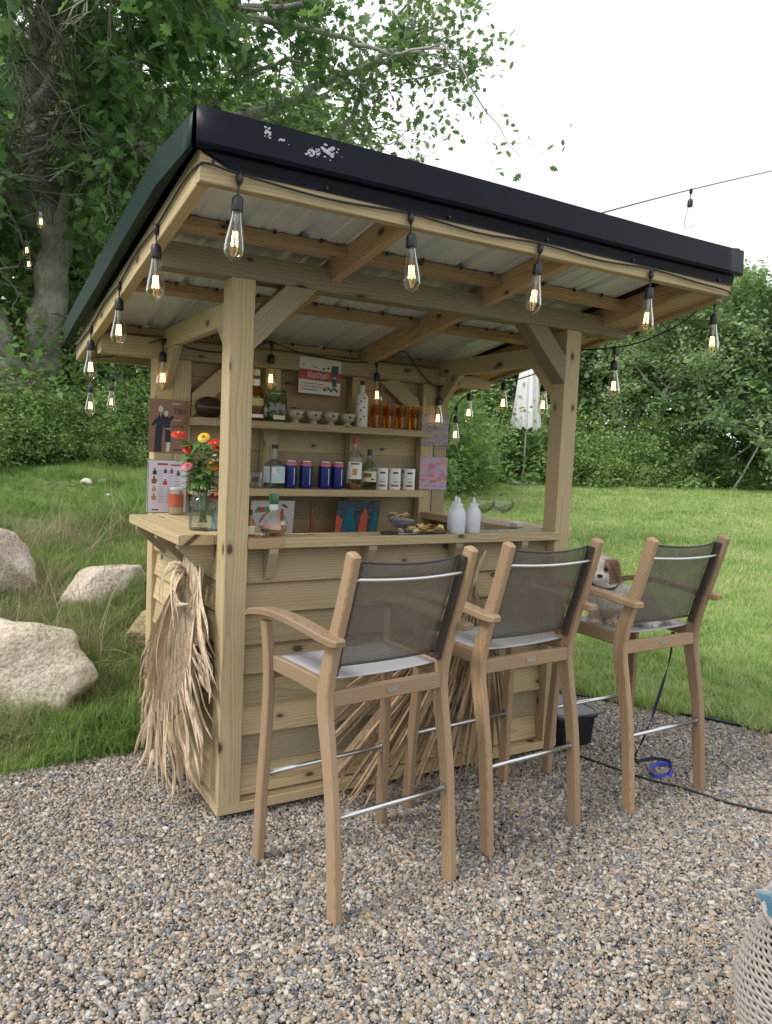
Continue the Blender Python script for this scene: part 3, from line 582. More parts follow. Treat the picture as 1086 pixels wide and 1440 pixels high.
ring_part(t, 'lid', [(.052, .138), (.052, .152), (.048, .157), (.0005, .158)], GLASS_GRN, 28); wrap(t, 'label', .0575, .012, .032, CREAM, -.2, 1.0)
b = MB(); r_ = random.Random(5)
for _ in range(40):
    q = Vector((r_.uniform(-.035, .035), r_.uniform(-.035, .035), r_.uniform(.01, .12))); u = Vector((r_.gauss(0, 1), r_.gauss(0, 1), r_.gauss(0, 1))).normalized() * .016; v = u.orthogonal().normalized() * .008; b.add([q - u, q - v, q + u, q + v], [(0, 1, 2, 3)])
tag(b.build('leaves', C('jar_leaves', (.12, .17, .07)), t, local=True), kind='stuff')
def cup(x, lab):
    t = thing('footed_cup', lab, 'cup', (x, YS - .01, Z1), 0, 'footed cups on the upper shelf')
    ring_part(t, 'bowl', [(.018, .016), (.034, .026), (.044, .042), (.046, .056), (.043, .064), (.040, .060), (.038, .046), (.0005, .030)], SHELLC, 24, False)
    ring_part(t, 'foot', [(.027, 0), (.027, .003), (.017, .010), (.0175, .017), (.0005, .018)], SHELLC, 20)
    for a in (-1.7, -.9): ring_part(t, 'eye', [(.006, .0), (.0085, .002), (.0005, .003)], BLK, 10).matrix_basis = Matrix.Translation((.043 * math.cos(a), .043 * math.sin(a), .047)) @ Matrix.Rotation(a, 4, 'Z') @ Matrix.Rotation(R(80), 4, 'Y')
    return t
for x, lab in zip((.685, .786, .885, .983), ('cream shell shaped footed cup beside the large glass jar', 'cream shell shaped footed cup second from the large glass jar', 'cream shell shaped footed cup second from the painted bottle', 'cream shell shaped footed cup beside the painted bottle')): cup(x, lab)
t = vessel('painted_bottle', 'white painted liquor bottle with red flowers on the upper shelf', 'bottle', (1.074, YS, Z1), [(.031, 0), (.034, .006), (.034, .14), (.028, .165), (.014, .185), (.0125, .225)], C('floral_white', (.62, .57, .54), rough=.35, var=.2, scale=60))
ring_part(t, 'cap', [(.0135, .222), (.0135, .246), (.0005, .247)], C('dark_purple_cap', (.06, .01, .03)))
for k in range(9): wrap(t, 'flower_print', .0343, .02 + .016 * k, .028 + .016 * k, [REDP, INK, PINKRED][k % 3], -.9 + .5 * (k % 3), -.65 + .55 * (k % 3), n=4)
for x, lab in zip((1.168, 1.249, 1.33, 1.415), ('amber glass tumbler beside the white painted bottle', 'amber glass tumbler second from the white painted bottle', 'amber glass tumbler second from the open shelf end', 'amber glass tumbler at the open end of the upper shelf')):
    t = thing('amber_tumbler', lab, 'glass', (x, YS - .005, Z1), 0, 'amber tumblers on the upper shelf')
    ring_part(t, 'body', [(.0005, .0), (.030, 0), (.0325, .012), (.0345, .07)], GLASS_AMB, 20, False); ring_part(t, 'rim_band', [(.0346, .0705), (.0365, .074), (.0375, .132), (.0360, .132)], GLASS_AMB2, 20, False)
    ring_part(t, 'inner', [(.0005, .010), (.026, .010), (.031, .068), (.034, .130)], GLASS_AMB2, 20, False); wrap(t, 'gold_facets', .0352, .008, .068, GLASS, -.25, -.05, n=3)
# --- lower shelf
t = vessel('shot_glass', 'short clear tumbler with black print on the lower shelf', 'glass', (.484, YS, Z2), [(.026, 0), (.030, .006), (.033, .075)], GLASS); wrap(t, 'print', .0325, .03, .055, INK, -.5, .5)
t = vessel('candlestick', 'tall thin pink candle in a slim holder on the lower shelf', 'candle', (.455, YS + .04, Z2), [(.02, 0), (.022, .01), (.006, .02), (.007, .06)], GLASS); ring_part(t, 'candle', [(.0055, .05), (.0055, .17), (.0005, .175)], C('pink_wax', (.62, .36, .33)))
t = thing('gin_bottle', 'square clear gin bottle with pale blue label on the lower shelf', 'bottle', (.585, YS, Z2), R(4))
def rsq(w_, z, c=.012): A = w_ / 2; return [(A, -A + c, z), (A, A - c, z), (A - c, A, z), (-A + c, A, z), (-A, A - c, z), (-A, -A + c, z), (-A + c, -A, z), (A - c, -A, z)]
b = MB(); b.rings([rsq(.08, 0), rsq(.084, .006), rsq(.084, .115), rsq(.07, .130, .02), rsq(.028, .148, .008), rsq(.026, .20, .0075)], True, True); auto_smooth(b.build('body', GLASS_BLUE, t, local=True), 35)
b = MB(); b.box((0, -.0428, .068), (.074, .0012, .082)); b.box((-.0428, 0, .068), (.0012, .07, .082)); b.build('label', PALEBL, t, local=True); ring_part(t, 'cap', [(.016, .198), (.017, .218), (.0005, .219)], BLK, 14)
b = MB(); b.box((-.022, -.0436, .088), (.022, .0006, .03)); b.build('label_panel', WHITE, t, local=True)
for x, lab in zip((.672, .760, .868, .944), ('dark blue drink can touching the square gin bottle', 'dark blue drink can second from the square gin bottle', 'dark blue drink can second from the rum bottle', 'dark blue drink can beside the red capped rum bottle')):
    t = thing('drink_can', lab, 'can', (x, YS, Z2), random.uniform(-.3, .3), 'blue cans on the lower shelf')
    ring_part(t, 'body', [(.026, 0), (.0335, .006), (.034, .010), (.034, .117)], NAVY, 22, False); ring_part(t, 'top_band', [(.034, .1172), (.0335, .126), (.028, .138)], C('can_top_print', (.50, .14, .17), rough=.35, var=.75, scale=120), 22, False)
    ring_part(t, 'lid', [(.0285, .138), (.0285, .1415), (.026, .1405), (.0005, .139)], STEEL, 22); wrap(t, 'lettering', .0343, .02, .105, C('silver_print', (.55, .58, .68), metal=.3, rough=.3), .55, .68, n=3)
t = vessel('rum_bottle', 'tall clear rum bottle with red cap on the lower shelf', 'bottle', (1.045, YS, Z2), [(.038, 0), (.043, .008), (.043, .165), (.036, .185), (.018, .205), (.0135, .222), (.0135, .248)], GLASS, 24)
ring_part(t, 'cap', [(.0145, .240), (.0145, .272), (.0005, .273)], RED); lb = wrap(t, 'label', .0434, .055, .145, WHITE, -1.0, 1.0)
wrap(t, 'label_print', .0437, .132, .140, INK, -.6, .5); wrap(t, 'label_emblem', .0437, .075, .110, ORANGE, -.35, .25); ring_part(t, 'liquid', [(.040, .004), (.041, .012), (.041, .030), (.0005, .0305)], C('brown_rum', (.22, .09, .025), rough=.15))
t = vessel('short_bottle', 'clear bottle with black cap and cream label on the lower shelf', 'bottle', (1.135, YS, Z2), [(.038, 0), (.043, .007), (.043, .105), (.036, .128), (.016, .155), (.0125, .17), (.0125, .19)], GLASS_GRN, 24)
ring_part(t, 'cap', [(.0135, .182), (.0135, .216), (.0005, .217)], BLK); wrap(t, 'label', .0434, .042, .098, CREAM, -1.1, 1.1); wrap(t, 'label_print', .0437, .065, .088, BROWN, -.8, .2, n=8); wrap(t, 'label_stamp', .0437, .052, .06, INK, .15, .65, n=5)
for x, lab in zip((1.215, 1.297, 1.390), ('white printed mug beside the cream labelled bottle', 'middle one of the three white printed mugs', 'white printed mug at the open end of the lower shelf')):
    t = thing('mug', lab, 'mug', (x, YS, Z2), 0, 'white mugs on the lower shelf')
    ring_part(t, 'body', [(.034, 0), (.0355, .004), (.0365, .113), (.0355, .117), (.0325, .116), (.031, .008), (.0005, .008)], WHITE2, 24, False)
    b = MB(); b.tube(catmull([(-.032, 0, .098), (-.052, -.006, .102), (-.064, -.004, .075), (-.058, 0, .038), (-.034, 0, .022)], 4), .0065, 7); b.build('handle', C('brown_glaze', (.12, .055, .03), rough=.35), t, smooth=True, local=True)
    for k, (z0, z1, a0, a1, m_) in enumerate(((.088, .098, -.35, .45, INK), (.055, .062, -.45, .35, PALEBL), (.042, .046, -.3, .5, INK), (.018, .028, -.55, .55, BROWN))): wrap(t, 'print', .0371, z0, z1, m_, a0, a1, n=6)
# --- muddler, record sleeves, cards and posters
t = thing('muddler', 'brown wooden muddler hanging by a wire loop on the back wall', 'muddler', (.836, 1.046, .972))
b = MB(); b.lathe([(.009, 0), (.0105, .01), (.0095, .07), (.0085, .125), (.006, .13)], 12, (0, -.012, 0)); auto_smooth(b.build('handle', C('brown_wood', (.20, .085, .04), var=.3), t, local=True)); b = MB(); b.tube([(.012 * math.sin(a), -.010, .150 - .02 * math.cos(a)) for a in np.linspace(0, 6.28, 17)], .0016, 5); b.build('wire_loop', SCREW, t, local=True)
def panel(name, label, cat, c, w_, h_, mat, lean=0.0, th=.004, rz=0.0, roll=0.0):
    """flat card standing in the XZ plane, c = middle of its foot"""
    t = thing(name, label, cat, c, rz); t_M = Matrix.Rotation(-lean, 4, 'X') @ Matrix.Rotation(roll, 4, 'Y')
    b = MB(); b.box((0, 0, h_ / 2), (w_, th, h_)); b.build('sheet', mat, t, t_M, local=True); t['_'] = 0; del t['_']
    def deco(nm, pts, m, d=1):
        b = MB(); b.add([(x, -th / 2 - .0007 * d, z) for x, z in pts], [tuple(range(len(pts)))]); return b.build(nm, m, t, t_M, local=True)
    def letters(txt, size, x, z, m, sx=1.0):
        me = text_mesh(txt, size); return link('lettering', me, m, t, t_M @ Matrix.Translation((x, -th / 2 - .0011, z)) @ Matrix.Rotation(R(90), 4, 'X') @ Matrix.Diagonal((sx, 1, 1, 1)), local=True)
    return t, deco, letters
def rect(x0, x1, z0, z1): return [(x0, z0), (x1, z0), (x1, z1), (x0, z1)]
def blob(x, z, rx, rz_, n=12, wob=0.0, seed=0):
    r = random.Random(seed); return [(x + rx * math.cos(6.283 * k / n) * (1 + r.uniform(-wob, wob)), z + rz_ * math.sin(6.283 * k / n) * (1 + r.uniform(-wob, wob))) for k in range(n)]
POST = C('brown_poster', (.235, .115, .07), rough=.35, var=.2, scale=8)
t, dc, lt = panel('tiki_poster', 'brown poster with two dark dressed figures on the left rear post', 'poster', (.068, 1.0435, 1.368), .186, .254, POST, th=.003)
SUIT = C('poster_suit', (.010, .012, .03)); SK = C('poster_pale', (.58, .52, .46))
dc('man', [(-.068, .004), (-.034, .004), (-.034, .06), (-.030, .10), (-.026, .15), (-.012, .165), (-.030, .182), (-.046, .182), (-.056, .165), (-.060, .13), (-.066, .09)], SUIT)
dc('man_arm', [(-.058, .165), (-.080, .140), (-.084, .128), (-.074, .126), (-.054, .142)], SUIT); dc('man_head', blob(-.040, .206, .011, .017, 14, .1, 2), SK); dc('shirt_front', [(-.043, .186), (-.037, .186), (-.039, .165)], SK, 2)
dc('woman', [(-.018, .05), (.010, .05), (.006, .10), (.004, .12), (.006, .155), (-.008, .172), (-.024, .165), (-.026, .13), (-.016, .105)], SUIT, 2); dc('woman_arm', [(.004, .15), (.018, .162), (.024, .176), (.018, .178), (-.002, .166)], SUIT)
dc('woman_head', blob(-.014, .187, .010, .014, 12, .1, 3), SK, 2); dc('woman_legs', [(-.012, .004), (.004, .004), (.008, .05), (-.010, .05)], SK); dc('skirt_belt', rect(-.018, .008, .112, .116), SK, 3)
lt('TIKI', .040, .050, .197, SUIT, .85); dc('small_line', rect(.012, .052, .232, .236), SK)
dc('arch_line', [(.022 + .028 * math.cos(a) + .022, .115 + .016 * math.sin(a)) for a in np.linspace(0, 3.14, 10)] + [(.044 - .026 * math.cos(a), .113 + .014 * math.sin(a)) for a in np.linspace(0, 3.14, 10)], SUIT)
dc('small_line', rect(.022, .062, .012, .018), SUIT); dc('small_line', rect(.02, .06, .155, .158), SK)
t, dc, lt = panel('drinks_menu', 'white drinks menu board with small coloured drawings on the side counter', 'menu', (.061, 1.025, 1.0805), .188, .254, C('lilac_paper', (.66, .63, .72), rough=.5, var=.04), th=.005, lean=R(-2))
for x0, x1, z0, z1 in ((-.094, .094, 0, .003), (-.094, .094, .251, .254), (-.094, -.091, .003, .251), (.091, .094, .003, .251)): dc('border', rect(x0, x1, z0, z1), C('grey_border', (.12, .11, .13)))
for k, (x, z, s_, m_) in enumerate(((-.062, .195, .012, INK), (-.064, .155, .015, BROWN), (-.064, .115, .012, C('tan_print', (.45, .28, .2))), (-.064, .075, .013, C('ochre_print', (.40, .22, .06))), (-.012, .20, .010, C('blue_print', (.05, .06, .2))), (.018, .20, .010, BROWN), (-.012, .145, .012, PINKRED), (.05, .19, .010, INK), (.062, .06, .012, BROWN), (.062, .10, .010, INK))):
    dc('drink_drawing', [(x - s_ * .7, z - s_), (x + s_ * .7, z - s_), (x + s_ * .9, z + s_ * .3), (x + s_ * .35, z + s_ * .6), (x + s_ * .3, z + s_ * 1.5), (x - s_ * .3, z + s_ * 1.5), (x - s_ * .35, z + s_ * .6), (x - s_ * .9, z + s_ * .3)], m_)
for k in range(13):
    for x0 in (-.044, .0, .034): dc('text_line', rect(x0 - .002, x0 + .020 + .01 * ((k * 7) % 3) / 3, .05 + .0125 * k, .0535 + .0125 * k), C('pink_grey_text', (.42, .30, .45)) if (k, x0) == (0, -.044) else MATS['pink_grey_text'])
dc('title_bar', rect(-.05, .0, .228, .238), PINKRED); dc('title_bar', rect(.012, .06, .226, .234), PINKRED); dc('footer_line', rect(-.072, -.04, .012, .018), INK)
t, dc, lt = panel('bar_sign', 'small white bar sign with red band and dark carved post drawing on the back wall', 'sign', (.846, 1.0215, 1.7035), .242, .186, C('white_sign', (.56, .51, .47), rough=.45, var=.06), th=.004, roll=R(1.0))
dc('red_band', [(-.121, .072), (.121, .066), (.121, .118), (-.121, .124)], C('sign_red', (.34, .03, .04)))
lt('HOTEL & RESTAURANT', .0155, -.03, .036, C('sign_red2', (.36, .06, .06)), 1.0); dc('small_line', rect(-.10, -.01, .018, .022), INK); dc('small_line', rect(-.10, .02, .05, .053), INK)
TOT = C('carved_post_print', (.025, .05, .065)); dc('carved_post', [(.060, .118), (.066, .155), (.104, .155), (.106, .120), (.098, .108), (.098, .045), (.070, .045), (.070, .108)], TOT, 2); dc('carved_mouth', rect(.074, .094, .085, .098), C('post_grey', (.25, .28, .27)), 3)
for k, x in enumerate((.03, .05, .066, .085, .10)): dc('leaf_print', blob(x, .026 + .008 * (k % 2), .009, .008, 9, .35, k), TOT, 1)
b = MB(); pts = []
for k in range(120):
    a = k / 119; pts.append((-.075 + .125 * a + .008 * math.sin(k * .42), -.0034, .094 + .014 * math.sin(k * .42 + 1.4) * (1 - .3 * a) + .004 * math.sin(k * .13)))
b.tube(pts, .0013, 4); b.build('script_lettering', WHITE, t, Matrix.Rotation(R(1), 4, 'Y'), local=True)
dc('palm_print', [(-.098, .128), (-.096, .128), (-.096, .142), (-.088, .146), (-.097, .150), (-.106, .146), (-.098, .142)], INK); dc('hut_print', [(-.065, .135), (-.03, .142), (.0, .132), (-.03, .137)], BROWN); dc('palm_print', blob(.02, .133, .008, .006, 8, .4, 4), TOT); dc('palm_print', blob(.045, .138, .010, .005, 9, .5, 6), TOT)
def sleeve_mat(name, stops, seed):
    m, nt, out = newmat(name); tc = nt.nodes.new('ShaderNodeTexCoord'); mp = nt.nodes.new('ShaderNodeMapping'); mp.inputs['Location'].default_value = (seed, 0, seed * 2.3); mp.inputs['Rotation'].default_value = (0, .6, 0); mp.inputs['Scale'].default_value = (1, 1, 2.4)
    nt.links.new(tc.outputs['Object'], mp.inputs[0]); f = noise_n(nt, mp.outputs[0], 11, 4, .6, .6); r = ramp(nt, stops); nt.links.new(f, r.inputs[0])
    p = nt.nodes.new('ShaderNodeBsdfPrincipled'); nt.links.new(r.outputs[0], p.inputs['Base Color']); p.inputs['Roughness'].default_value = .5; p.inputs['Coat Weight'].default_value = 1.0; p.inputs['Coat Roughness'].default_value = .08
    f2 = noise_n(nt, mp.outputs[0], 26, 2, .5, 1.2); nt.links.new(bump_n(nt, f2, .7, .012), p.inputs['Coat Normal']); nt.links.new(p.outputs[0], out.inputs[0]); return m
panel('record_sleeve', 'purple and tan record sleeve in plastic, upper of two on the right rear post', 'record sleeve', (1.604, 1.0405, 1.463), .188, .182, sleeve_mat('violet_sleeve', [(.3, (.06, .05, .11)), (.45, (.13, .11, .18)), (.55, (.26, .19, .14)), (.65, (.10, .09, .16)), (.8, (.3, .27, .33))], 3), th=.003)
panel('record_sleeve', 'pink and red record sleeve in plastic, lower of two on the right rear post', 'record sleeve', (1.607, 1.0405, 1.2095), .192, .188, sleeve_mat('pink_sleeve', [(.3, (.10, .08, .20)), (.42, (.36, .10, .14)), (.50, (.45, .22, .30)), (.58, (.28, .25, .42)), (.75, (.10, .09, .22))], 8), th=.003)
t, dc, lt = panel('album_cover', 'plastic wrapped album cover with teal and red figures behind the counter', 'album cover', (1.078, .985, .961), .262, .19, sleeve_mat('teal_album', [(.3, (.006, .016, .03)), (.5, (.012, .035, .05)), (.7, (.02, .055, .075))], 5), lean=R(-9))
dc('teal_dress', [(-.095, .005), (-.005, .005), (-.022, .10), (-.030, .15), (-.062, .15), (-.075, .10)], TEALP); dc('red_dress', [(-.131, .005), (-.098, .005), (-.090, .085), (-.131, .12)], REDP); dc('red_dress', [(.010, .005), (.062, .005), (.058, .12), (.038, .15), (.018, .10)], REDP); dc('teal_dress', [(.08, .005), (.128, .005), (.12, .12), (.095, .13)], TEALP)
t, dc, lt = panel('recipe_card', 'pale recipe card with red and green print behind the round bottle', 'card', (.583, .985, .961), .236, .188, C('pale_grey_card', (.50, .48, .46), rough=.4, var=.06), lean=R(-8))
dc('green_band', [(-.10, .125), (-.02, .13), (-.02, .155), (-.085, .155)], C('leaf_green', (.10, .25, .08))); dc('red_band', [(-.075, .127), (-.05, .129), (-.05, .155), (-.075, .154)], PINKRED, 2); dc('leaf_print', [(.045, .16), (.085, .145), (.07, .165), (.05, .172)], C('leaf_dark', (.03, .10, .06)))
dc('chilli_bottle', [(.04, .08), (.062, .08), (.06, .125), (.055, .145), (.047, .145), (.042, .125)], C('chilli_red', (.42, .04, .03))); dc('chilli_label', rect(.050, .075, .02, .078), WHITE, 2); lt('II', .030, -.06, .088, INK)
# --- front counter
t = vessel('round_bottle', 'round clear bottle with green cap on the counter', 'bottle', (.222, .085, CT), [(.022, 0), (.042, .006), (.057, .030), (.058, .048), (.046, .075), (.024, .092), (.0155, .104), (.0145, .128)], GLASS, 28)
ring_part(t, 'cap', [(.018, .122), (.019, .126), (.019, .158), (.017, .162), (.0005, .163)], GRNCAP); wrap(t, 'neck_label', .0165, .100, .121, PALEBL, -1.8, 1.8); ring_part(t, 'liquid', [(.020, .004), (.040, .009), (.0545, .030), (.055, .038), (.0005, .0385)], LIQ('pale_tequila', (.75, .55, .42)), 24)
wrap(t, 'label', .0586, .028, .052, C('peach_label', (.50, .34, .26)), -.7, .5)
t = vessel('bitters_bottle', 'small amber bitters bottle on the counter against the front post', 'bottle', (.126, .085, CT), [(.019, 0), (.021, .004), (.021, .045), (.015, .06), (.008, .068), (.008, .085)], GLASS_AMB2, 16); ring_part(t, 'cap', [(.010, .08), (.010, .1), (.0005, .101)], BLK, 12); wrap(t, 'label', .0213, .008, .04, CREAM)
t = vessel('salt_shaker', 'tiny clear glass shaker with dark lid beside the round bottle', 'shaker', (.168, .035, CT), [(.014, 0), (.016, .003), (.014, .022)], GLASS, 14); ring_part(t, 'lid', [(.0145, .0215), (.0165, .024), (.013, .032), (.0005, .034)], BLK, 12)
FOODG = glassy('tray_glass', (.93, .95, .96), .05); CRACK = C('cracker', (.52, .33, .13), var=.3, scale=120, rough=.8, bump=.3); CHEESE = C('cheese', (.66, .56, .27), var=.12, rough=.5); SALAMI = C('salami', (.16, .03, .025), var=.5, scale=150)
t = thing('snack_bowl', 'tilted pressed glass bowl of crackers on the counter', 'bowl', (.795, .075, CT))
b = MB(); n_ = 24; pr_ = [(.018, .001), (.03, .003), (.05, .022), (.063, .046), (.061, .046), (.047, .024), (.02, .006)]
b.rings([[(r_ * (1 + .04 * math.cos(12 * 6.283 * k / n_)) * math.cos(6.283 * k / n_), r_ * math.sin(6.283 * k / n_), z) for k in range(n_)] for r_, z in pr_], True, True); b.build('bowl', glassy('grey_pressed_glass', (.62, .62, .68), .12, .35, (.28, .28, .32)), t, Matrix.Translation((0, 0, .022)) @ Matrix.Rotation(R(9), 4, 'Y'), smooth=True, local=True)
for k in range(9):
    b = MB(); b.box((0, 0, 0), (.03, .03, .004)); b.build('cracker', CRACK, t, Matrix.Translation((-.004 + .03 * math.sin(k * 2.4), .02 * math.cos(k * 1.9), .060 + .003 * k)) @ Matrix.Rotation(k * 1.3, 4, 'Z') @ Matrix.Rotation(.5 * math.sin(k), 4, 'X'), local=True)
t = thing('snack_tray', 'glass tray of crackers, cheese and salami on the counter', 'tray', (.905, .055, CT))
b = MB(); b.rings([[(x * .105 * s_, y * .06 * s_, z) for x, y in ((-1, -.75), (-.75, -1), (.75, -1), (1, -.75), (1, .75), (.75, 1), (-.75, 1), (-1, .75))] for s_, z in ((.85, 0), (.87, .002), (1, .016), (.985, .017), (.86, .005))], True, True); b.build('tray', FOODG, t, local=True)
r_ = random.Random(3)
for k in range(26):
    m_ = [CRACK, CHEESE, CRACK, SALAMI][k % 4]; b = MB()
    if m_ is CHEESE: b.box((0, 0, 0), (.018, .018, .014))
    elif m_ is SALAMI: b.lathe([(.0005, -.002), (.016, -.002), (.016, .002), (.0005, .002)], 14)
    else: b.box((0, 0, 0), (.034, .030, .004))
    b.build({id(CRACK): 'cracker', id(CHEESE): 'cheese_cube', id(SALAMI): 'salami_slice'}[id(m_)], m_, t, Matrix.Translation((-.08 + .16 * (k % 9) / 8 + r_.uniform(-.006, .006), r_.uniform(-.035, .04), .012 + .009 * (k // 9) + r_.uniform(0, .006))) @ Matrix.Rotation(r_.uniform(0, 3), 4, 'Z') @ Matrix.Rotation(r_.uniform(-.45, .45), 4, 'X'), local=True)
t = thing('serving_knife', 'small black handled serving knife lying beside the snack bowl', 'knife', (.73, .02, CT))
b = MB(); b.sweep([(-.055, 0, .008), (-.02, 0, .009), (.02, 0, .008)], [(.014, .012), (.017, .014), (.012, .011)], [(0, 1, 0)] * 3, [(0, 0, 1)] * 3); b.build('handle', BLK, t, Matrix.Rotation(R(-14), 4, 'Z'), local=True); b = MB(); b.box((.06, 0, .007), (.085, .018, .0018)); b.build('blade', STEEL, t, Matrix.Rotation(R(-14), 4, 'Z'), local=True)
JUICE = C('milky_juice', (.70, .66, .62), rough=.3); LIME = C('lime_juice', (.66, .66, .36), rough=.3)
for x, y, m_, lab in ((1.062, .030, JUICE, 'frosted squeeze bottle of pinkish juice next to the snack tray'), (1.098, .100, JUICE, 'frosted squeeze bottle standing behind the other two'), (1.152, .040, LIME, 'frosted squeeze bottle of pale lime juice beside the coupe glasses')):
    t = vessel('squeeze_bottle', lab, 'squeeze bottle', (x, y, CT), [(.031, 0), (.034, .004), (.034, .085), (.030, .104), (.018, .116)], FROST, 22); ring_part(t, 'cap', [(.019, .113), (.020, .116), (.019, .128), (.009, .134), (.0045, .158), (.0035, .160)], FROST, 16); ring_part(t, 'tip', [(.0042, .158), (.0045, .163), (.0005, .168)], C('red_tip', (.25, .03, .02)) if 'red_tip' not in MATS else MATS['red_tip'], 10)
    ring_part(t, 'juice', [(.029, .003), (.0315, .007), (.0315, .052 if m_ is JUICE else .022), (.0005, .053 if m_ is JUICE else .0225)], m_, 20)
for x, y, lab in ((1.252, .095, 'empty stemmed coupe glass beside the squeeze bottles'), (1.330, .055, 'empty stemmed coupe glass farther from the squeeze bottles')):
    t = thing('coupe_glass', lab, 'glass', (x, y, CT), 0, 'coupe glasses on the counter')
    ring_part(t, 'bowl', [(.0045, .083), (.020, .090), (.040, .104), (.050, .124), (.0515, .138), (.0508, .138), (.049, .124), (.039, .106), (.019, .093), (.0005, .090)], GLASS, 28, False); ring_part(t, 'stem', [(.006, .006), (.0032, .018), (.003, .07), (.0046, .083)], GLASS, 12); ring_part(t, 'base', [(.033, 0), (.033, .002), (.006, .006), (.0005, .007)], GLASS, 24)
t = thing('metal_tin', 'small flat silver tin lying on the side counter', 'tin', (1.558, .22, CT), R(15)); b = MB(); b.sweep([(-.03, 0, .010), (.03, 0, .010)], [(.04, .019)] * 2, [(0, 1, 0)] * 2, [(0, 0, 1)] * 2); b.build('box', STEEL, t, local=True); b = MB(); b.sweep([(-.031, 0, .022), (.031, 0, .022)], [(.042, .006)] * 2, [(0, 1, 0)] * 2, [(0, 0, 1)] * 2); b.build('lid', WHITE2, t, local=True)
# --- side counter: jar candle, flowers
t = vessel('candle_jar', 'glass jar with red brown label on the side counter before the menu', 'jar', (.083, .945, CT), [(.030, 0), (.034, .004), (.034, .10), (.029, .112), (.029, .124)], glassy('milky_glass', (.93, .9, .82), .06, .2, (.7, .66, .55)), 24); wrap(t, 'label', .0345, .036, .098, BROWNRED, -2.2, 2.2, n=24); ring_part(t, 'wax', [(.028, .003), (.032, .006), (.032, .04), (.0005, .041)], C('yellow_wax', (.45, .40, .20), rough=.4), 20); ring_part(t, 'lid', [(.030, .118), (.031, .128), (.0005, .129)], FROST, 20)
t = thing('mason_jar', 'clear glass jar holding zinnia stems on the side counter', 'jar', (.012, .300, CT))
ring_part(t, 'glass', [(.0005, .001), (.050, .001), (.056, .006), (.057, .105), (.050, .125), (.043, .132), (.0435, .155)], GLASS, 28, False); ring_part(t, 'water', [(.0005, .006), (.052, .006), (.0535, .012), (.0535, .095), (.0005, .0955)], glassy('water', (.90, .95, .93), .02), 24, False)
for z in (.134, .141): ring_part(t, 'thread', [(.0440, z), (.0458, z + .002), (.0440, z + .004)], GLASS, 24, False)
t2 = thing('bud_vase', 'slim clear bottle vase with dark red flowers tucked against the front post', 'vase', (.062, .262, CT)); ring_part(t2, 'glass', [(.0005, .001), (.024, .001), (.026, .004), (.026, .075), (.014, .098), (.012, .135)], GLASS_BLUE, 20, False)
STEM = C('flower_stem', (.12, .22, .06)); FLEAF = leafmat('zinnia_leaf', (.03, .085, .02), (.06, .14, .035), (.10, .20, .05), .25)
def flower(vase, head, col, r=.026, yellow=True, label='', sname='zinnia', z0=.03, lean=None):
    v = WM[vase].translation; t = thing(sname, label, 'flower', (v.x, v.y, v.z + z0)); hd = Vector(head); base = v + Vector((random.uniform(-.02, .02), random.uniform(-.02, .02), z0)); neck = v + Vector(((hd.x - v.x) * .25, (hd.y - v.y) * .25, .155))
    b = MB(); b.tube(catmull([base, neck, (neck + hd) / 2 + Vector((0, 0, .01)), hd], 4), .0028, 6); b.build('stem', STEM, t, smooth=True)
    n = (Vector((-.35, -.6, .75)) + Vector((random.uniform(-.3, .3), random.uniform(-.3, .3), 0))).normalized(); Mh = Matrix.Translation(hd) @ n.to_track_quat('Z', 'X').to_matrix().to_4x4(); b = MB()
    for ring, (rr, cnt, el) in enumerate(((r, 15, .10), (r * .82, 13, .35), (r * .6, 10, .7), (r * .36, 7, 1.1))):
        for k in range(cnt):
            a = 6.283 * k / cnt + ring * .4 + random.uniform(-.1, .1); u = Vector((math.cos(a), math.sin(a), 0)); s_ = Vector((-u.y, u.x, 0)); w_ = rr * .30
            def P_(q, o, z): return u * (rr * q) * math.cos(el) + Vector((0, 0, rr * q * math.sin(el) * .9 + z)) + s_ * o
            b.add([P_(.12, -w_ * .4, 0), P_(.12, w_ * .4, 0), P_(.65, w_, .002), P_(.65, -w_, .002), P_(1, w_ * .5, -.002), P_(1, -w_ * .5, -.002)], [(0, 1, 2, 3), (3, 2, 4, 5)])
    b.build('petals', col, t, Mh)
    b = MB(); b.lathe([(.006, .004), (.0065, .010), (.003, .014), (.0005, .015)], 10); b.build('flower_centre', C('gold_centre', (.5, .3, .04)) if 'gold_centre' not in MATS else MATS['gold_centre'], t, Mh)
    b = MB(); b.lathe([(.002, -.014), (.006, -.008), (.007, .001)], 10, cap=False); b.build('calyx', STEM, t, Mh)
    return t
FRED = C('zinnia_red', (.55, .025, .018), rough=.5, var=.25, scale=60); FYEL = C('zinnia_yellow', (.72, .46, .02), rough=.5); FORA = C('zinnia_orange', (.66, .27, .02), rough=.5); FPIN = C('zinnia_pink', (.60, .13, .20), rough=.5, var=.3, scale=60); FPAL = C('zinnia_pale', (.70, .42, .44), rough=.5, var=.3, scale=60); FDRK = C('zinnia_maroon', (.20, .012, .016), rough=.5)
FG = None
flower(t, (-.097, .29, 1.452), FRED, .028, label='tall red zinnia leaning out left of the bunch'); flower(t, (-.058, .27, 1.398), FRED, .027, label='red zinnia just below the tallest red one'); flower(t, (.012, .32, 1.446), FYEL, .024, label='bright yellow zinnia at the top of the bunch'); flower(t, (.050, .29, 1.420), FRED, .029, label='red zinnia touching the front post')
flower(t, (-.074, .25, 1.334), FPIN, .022, label='deep pink zinnia hanging low on the left of the bunch'); flower(t, (.034, .26, 1.336), FORA, .025, label='orange zinnia low beside the front post'); flower(t, (.056, .27, 1.372), FPAL, .023, label='pale pink zinnia against the front post')
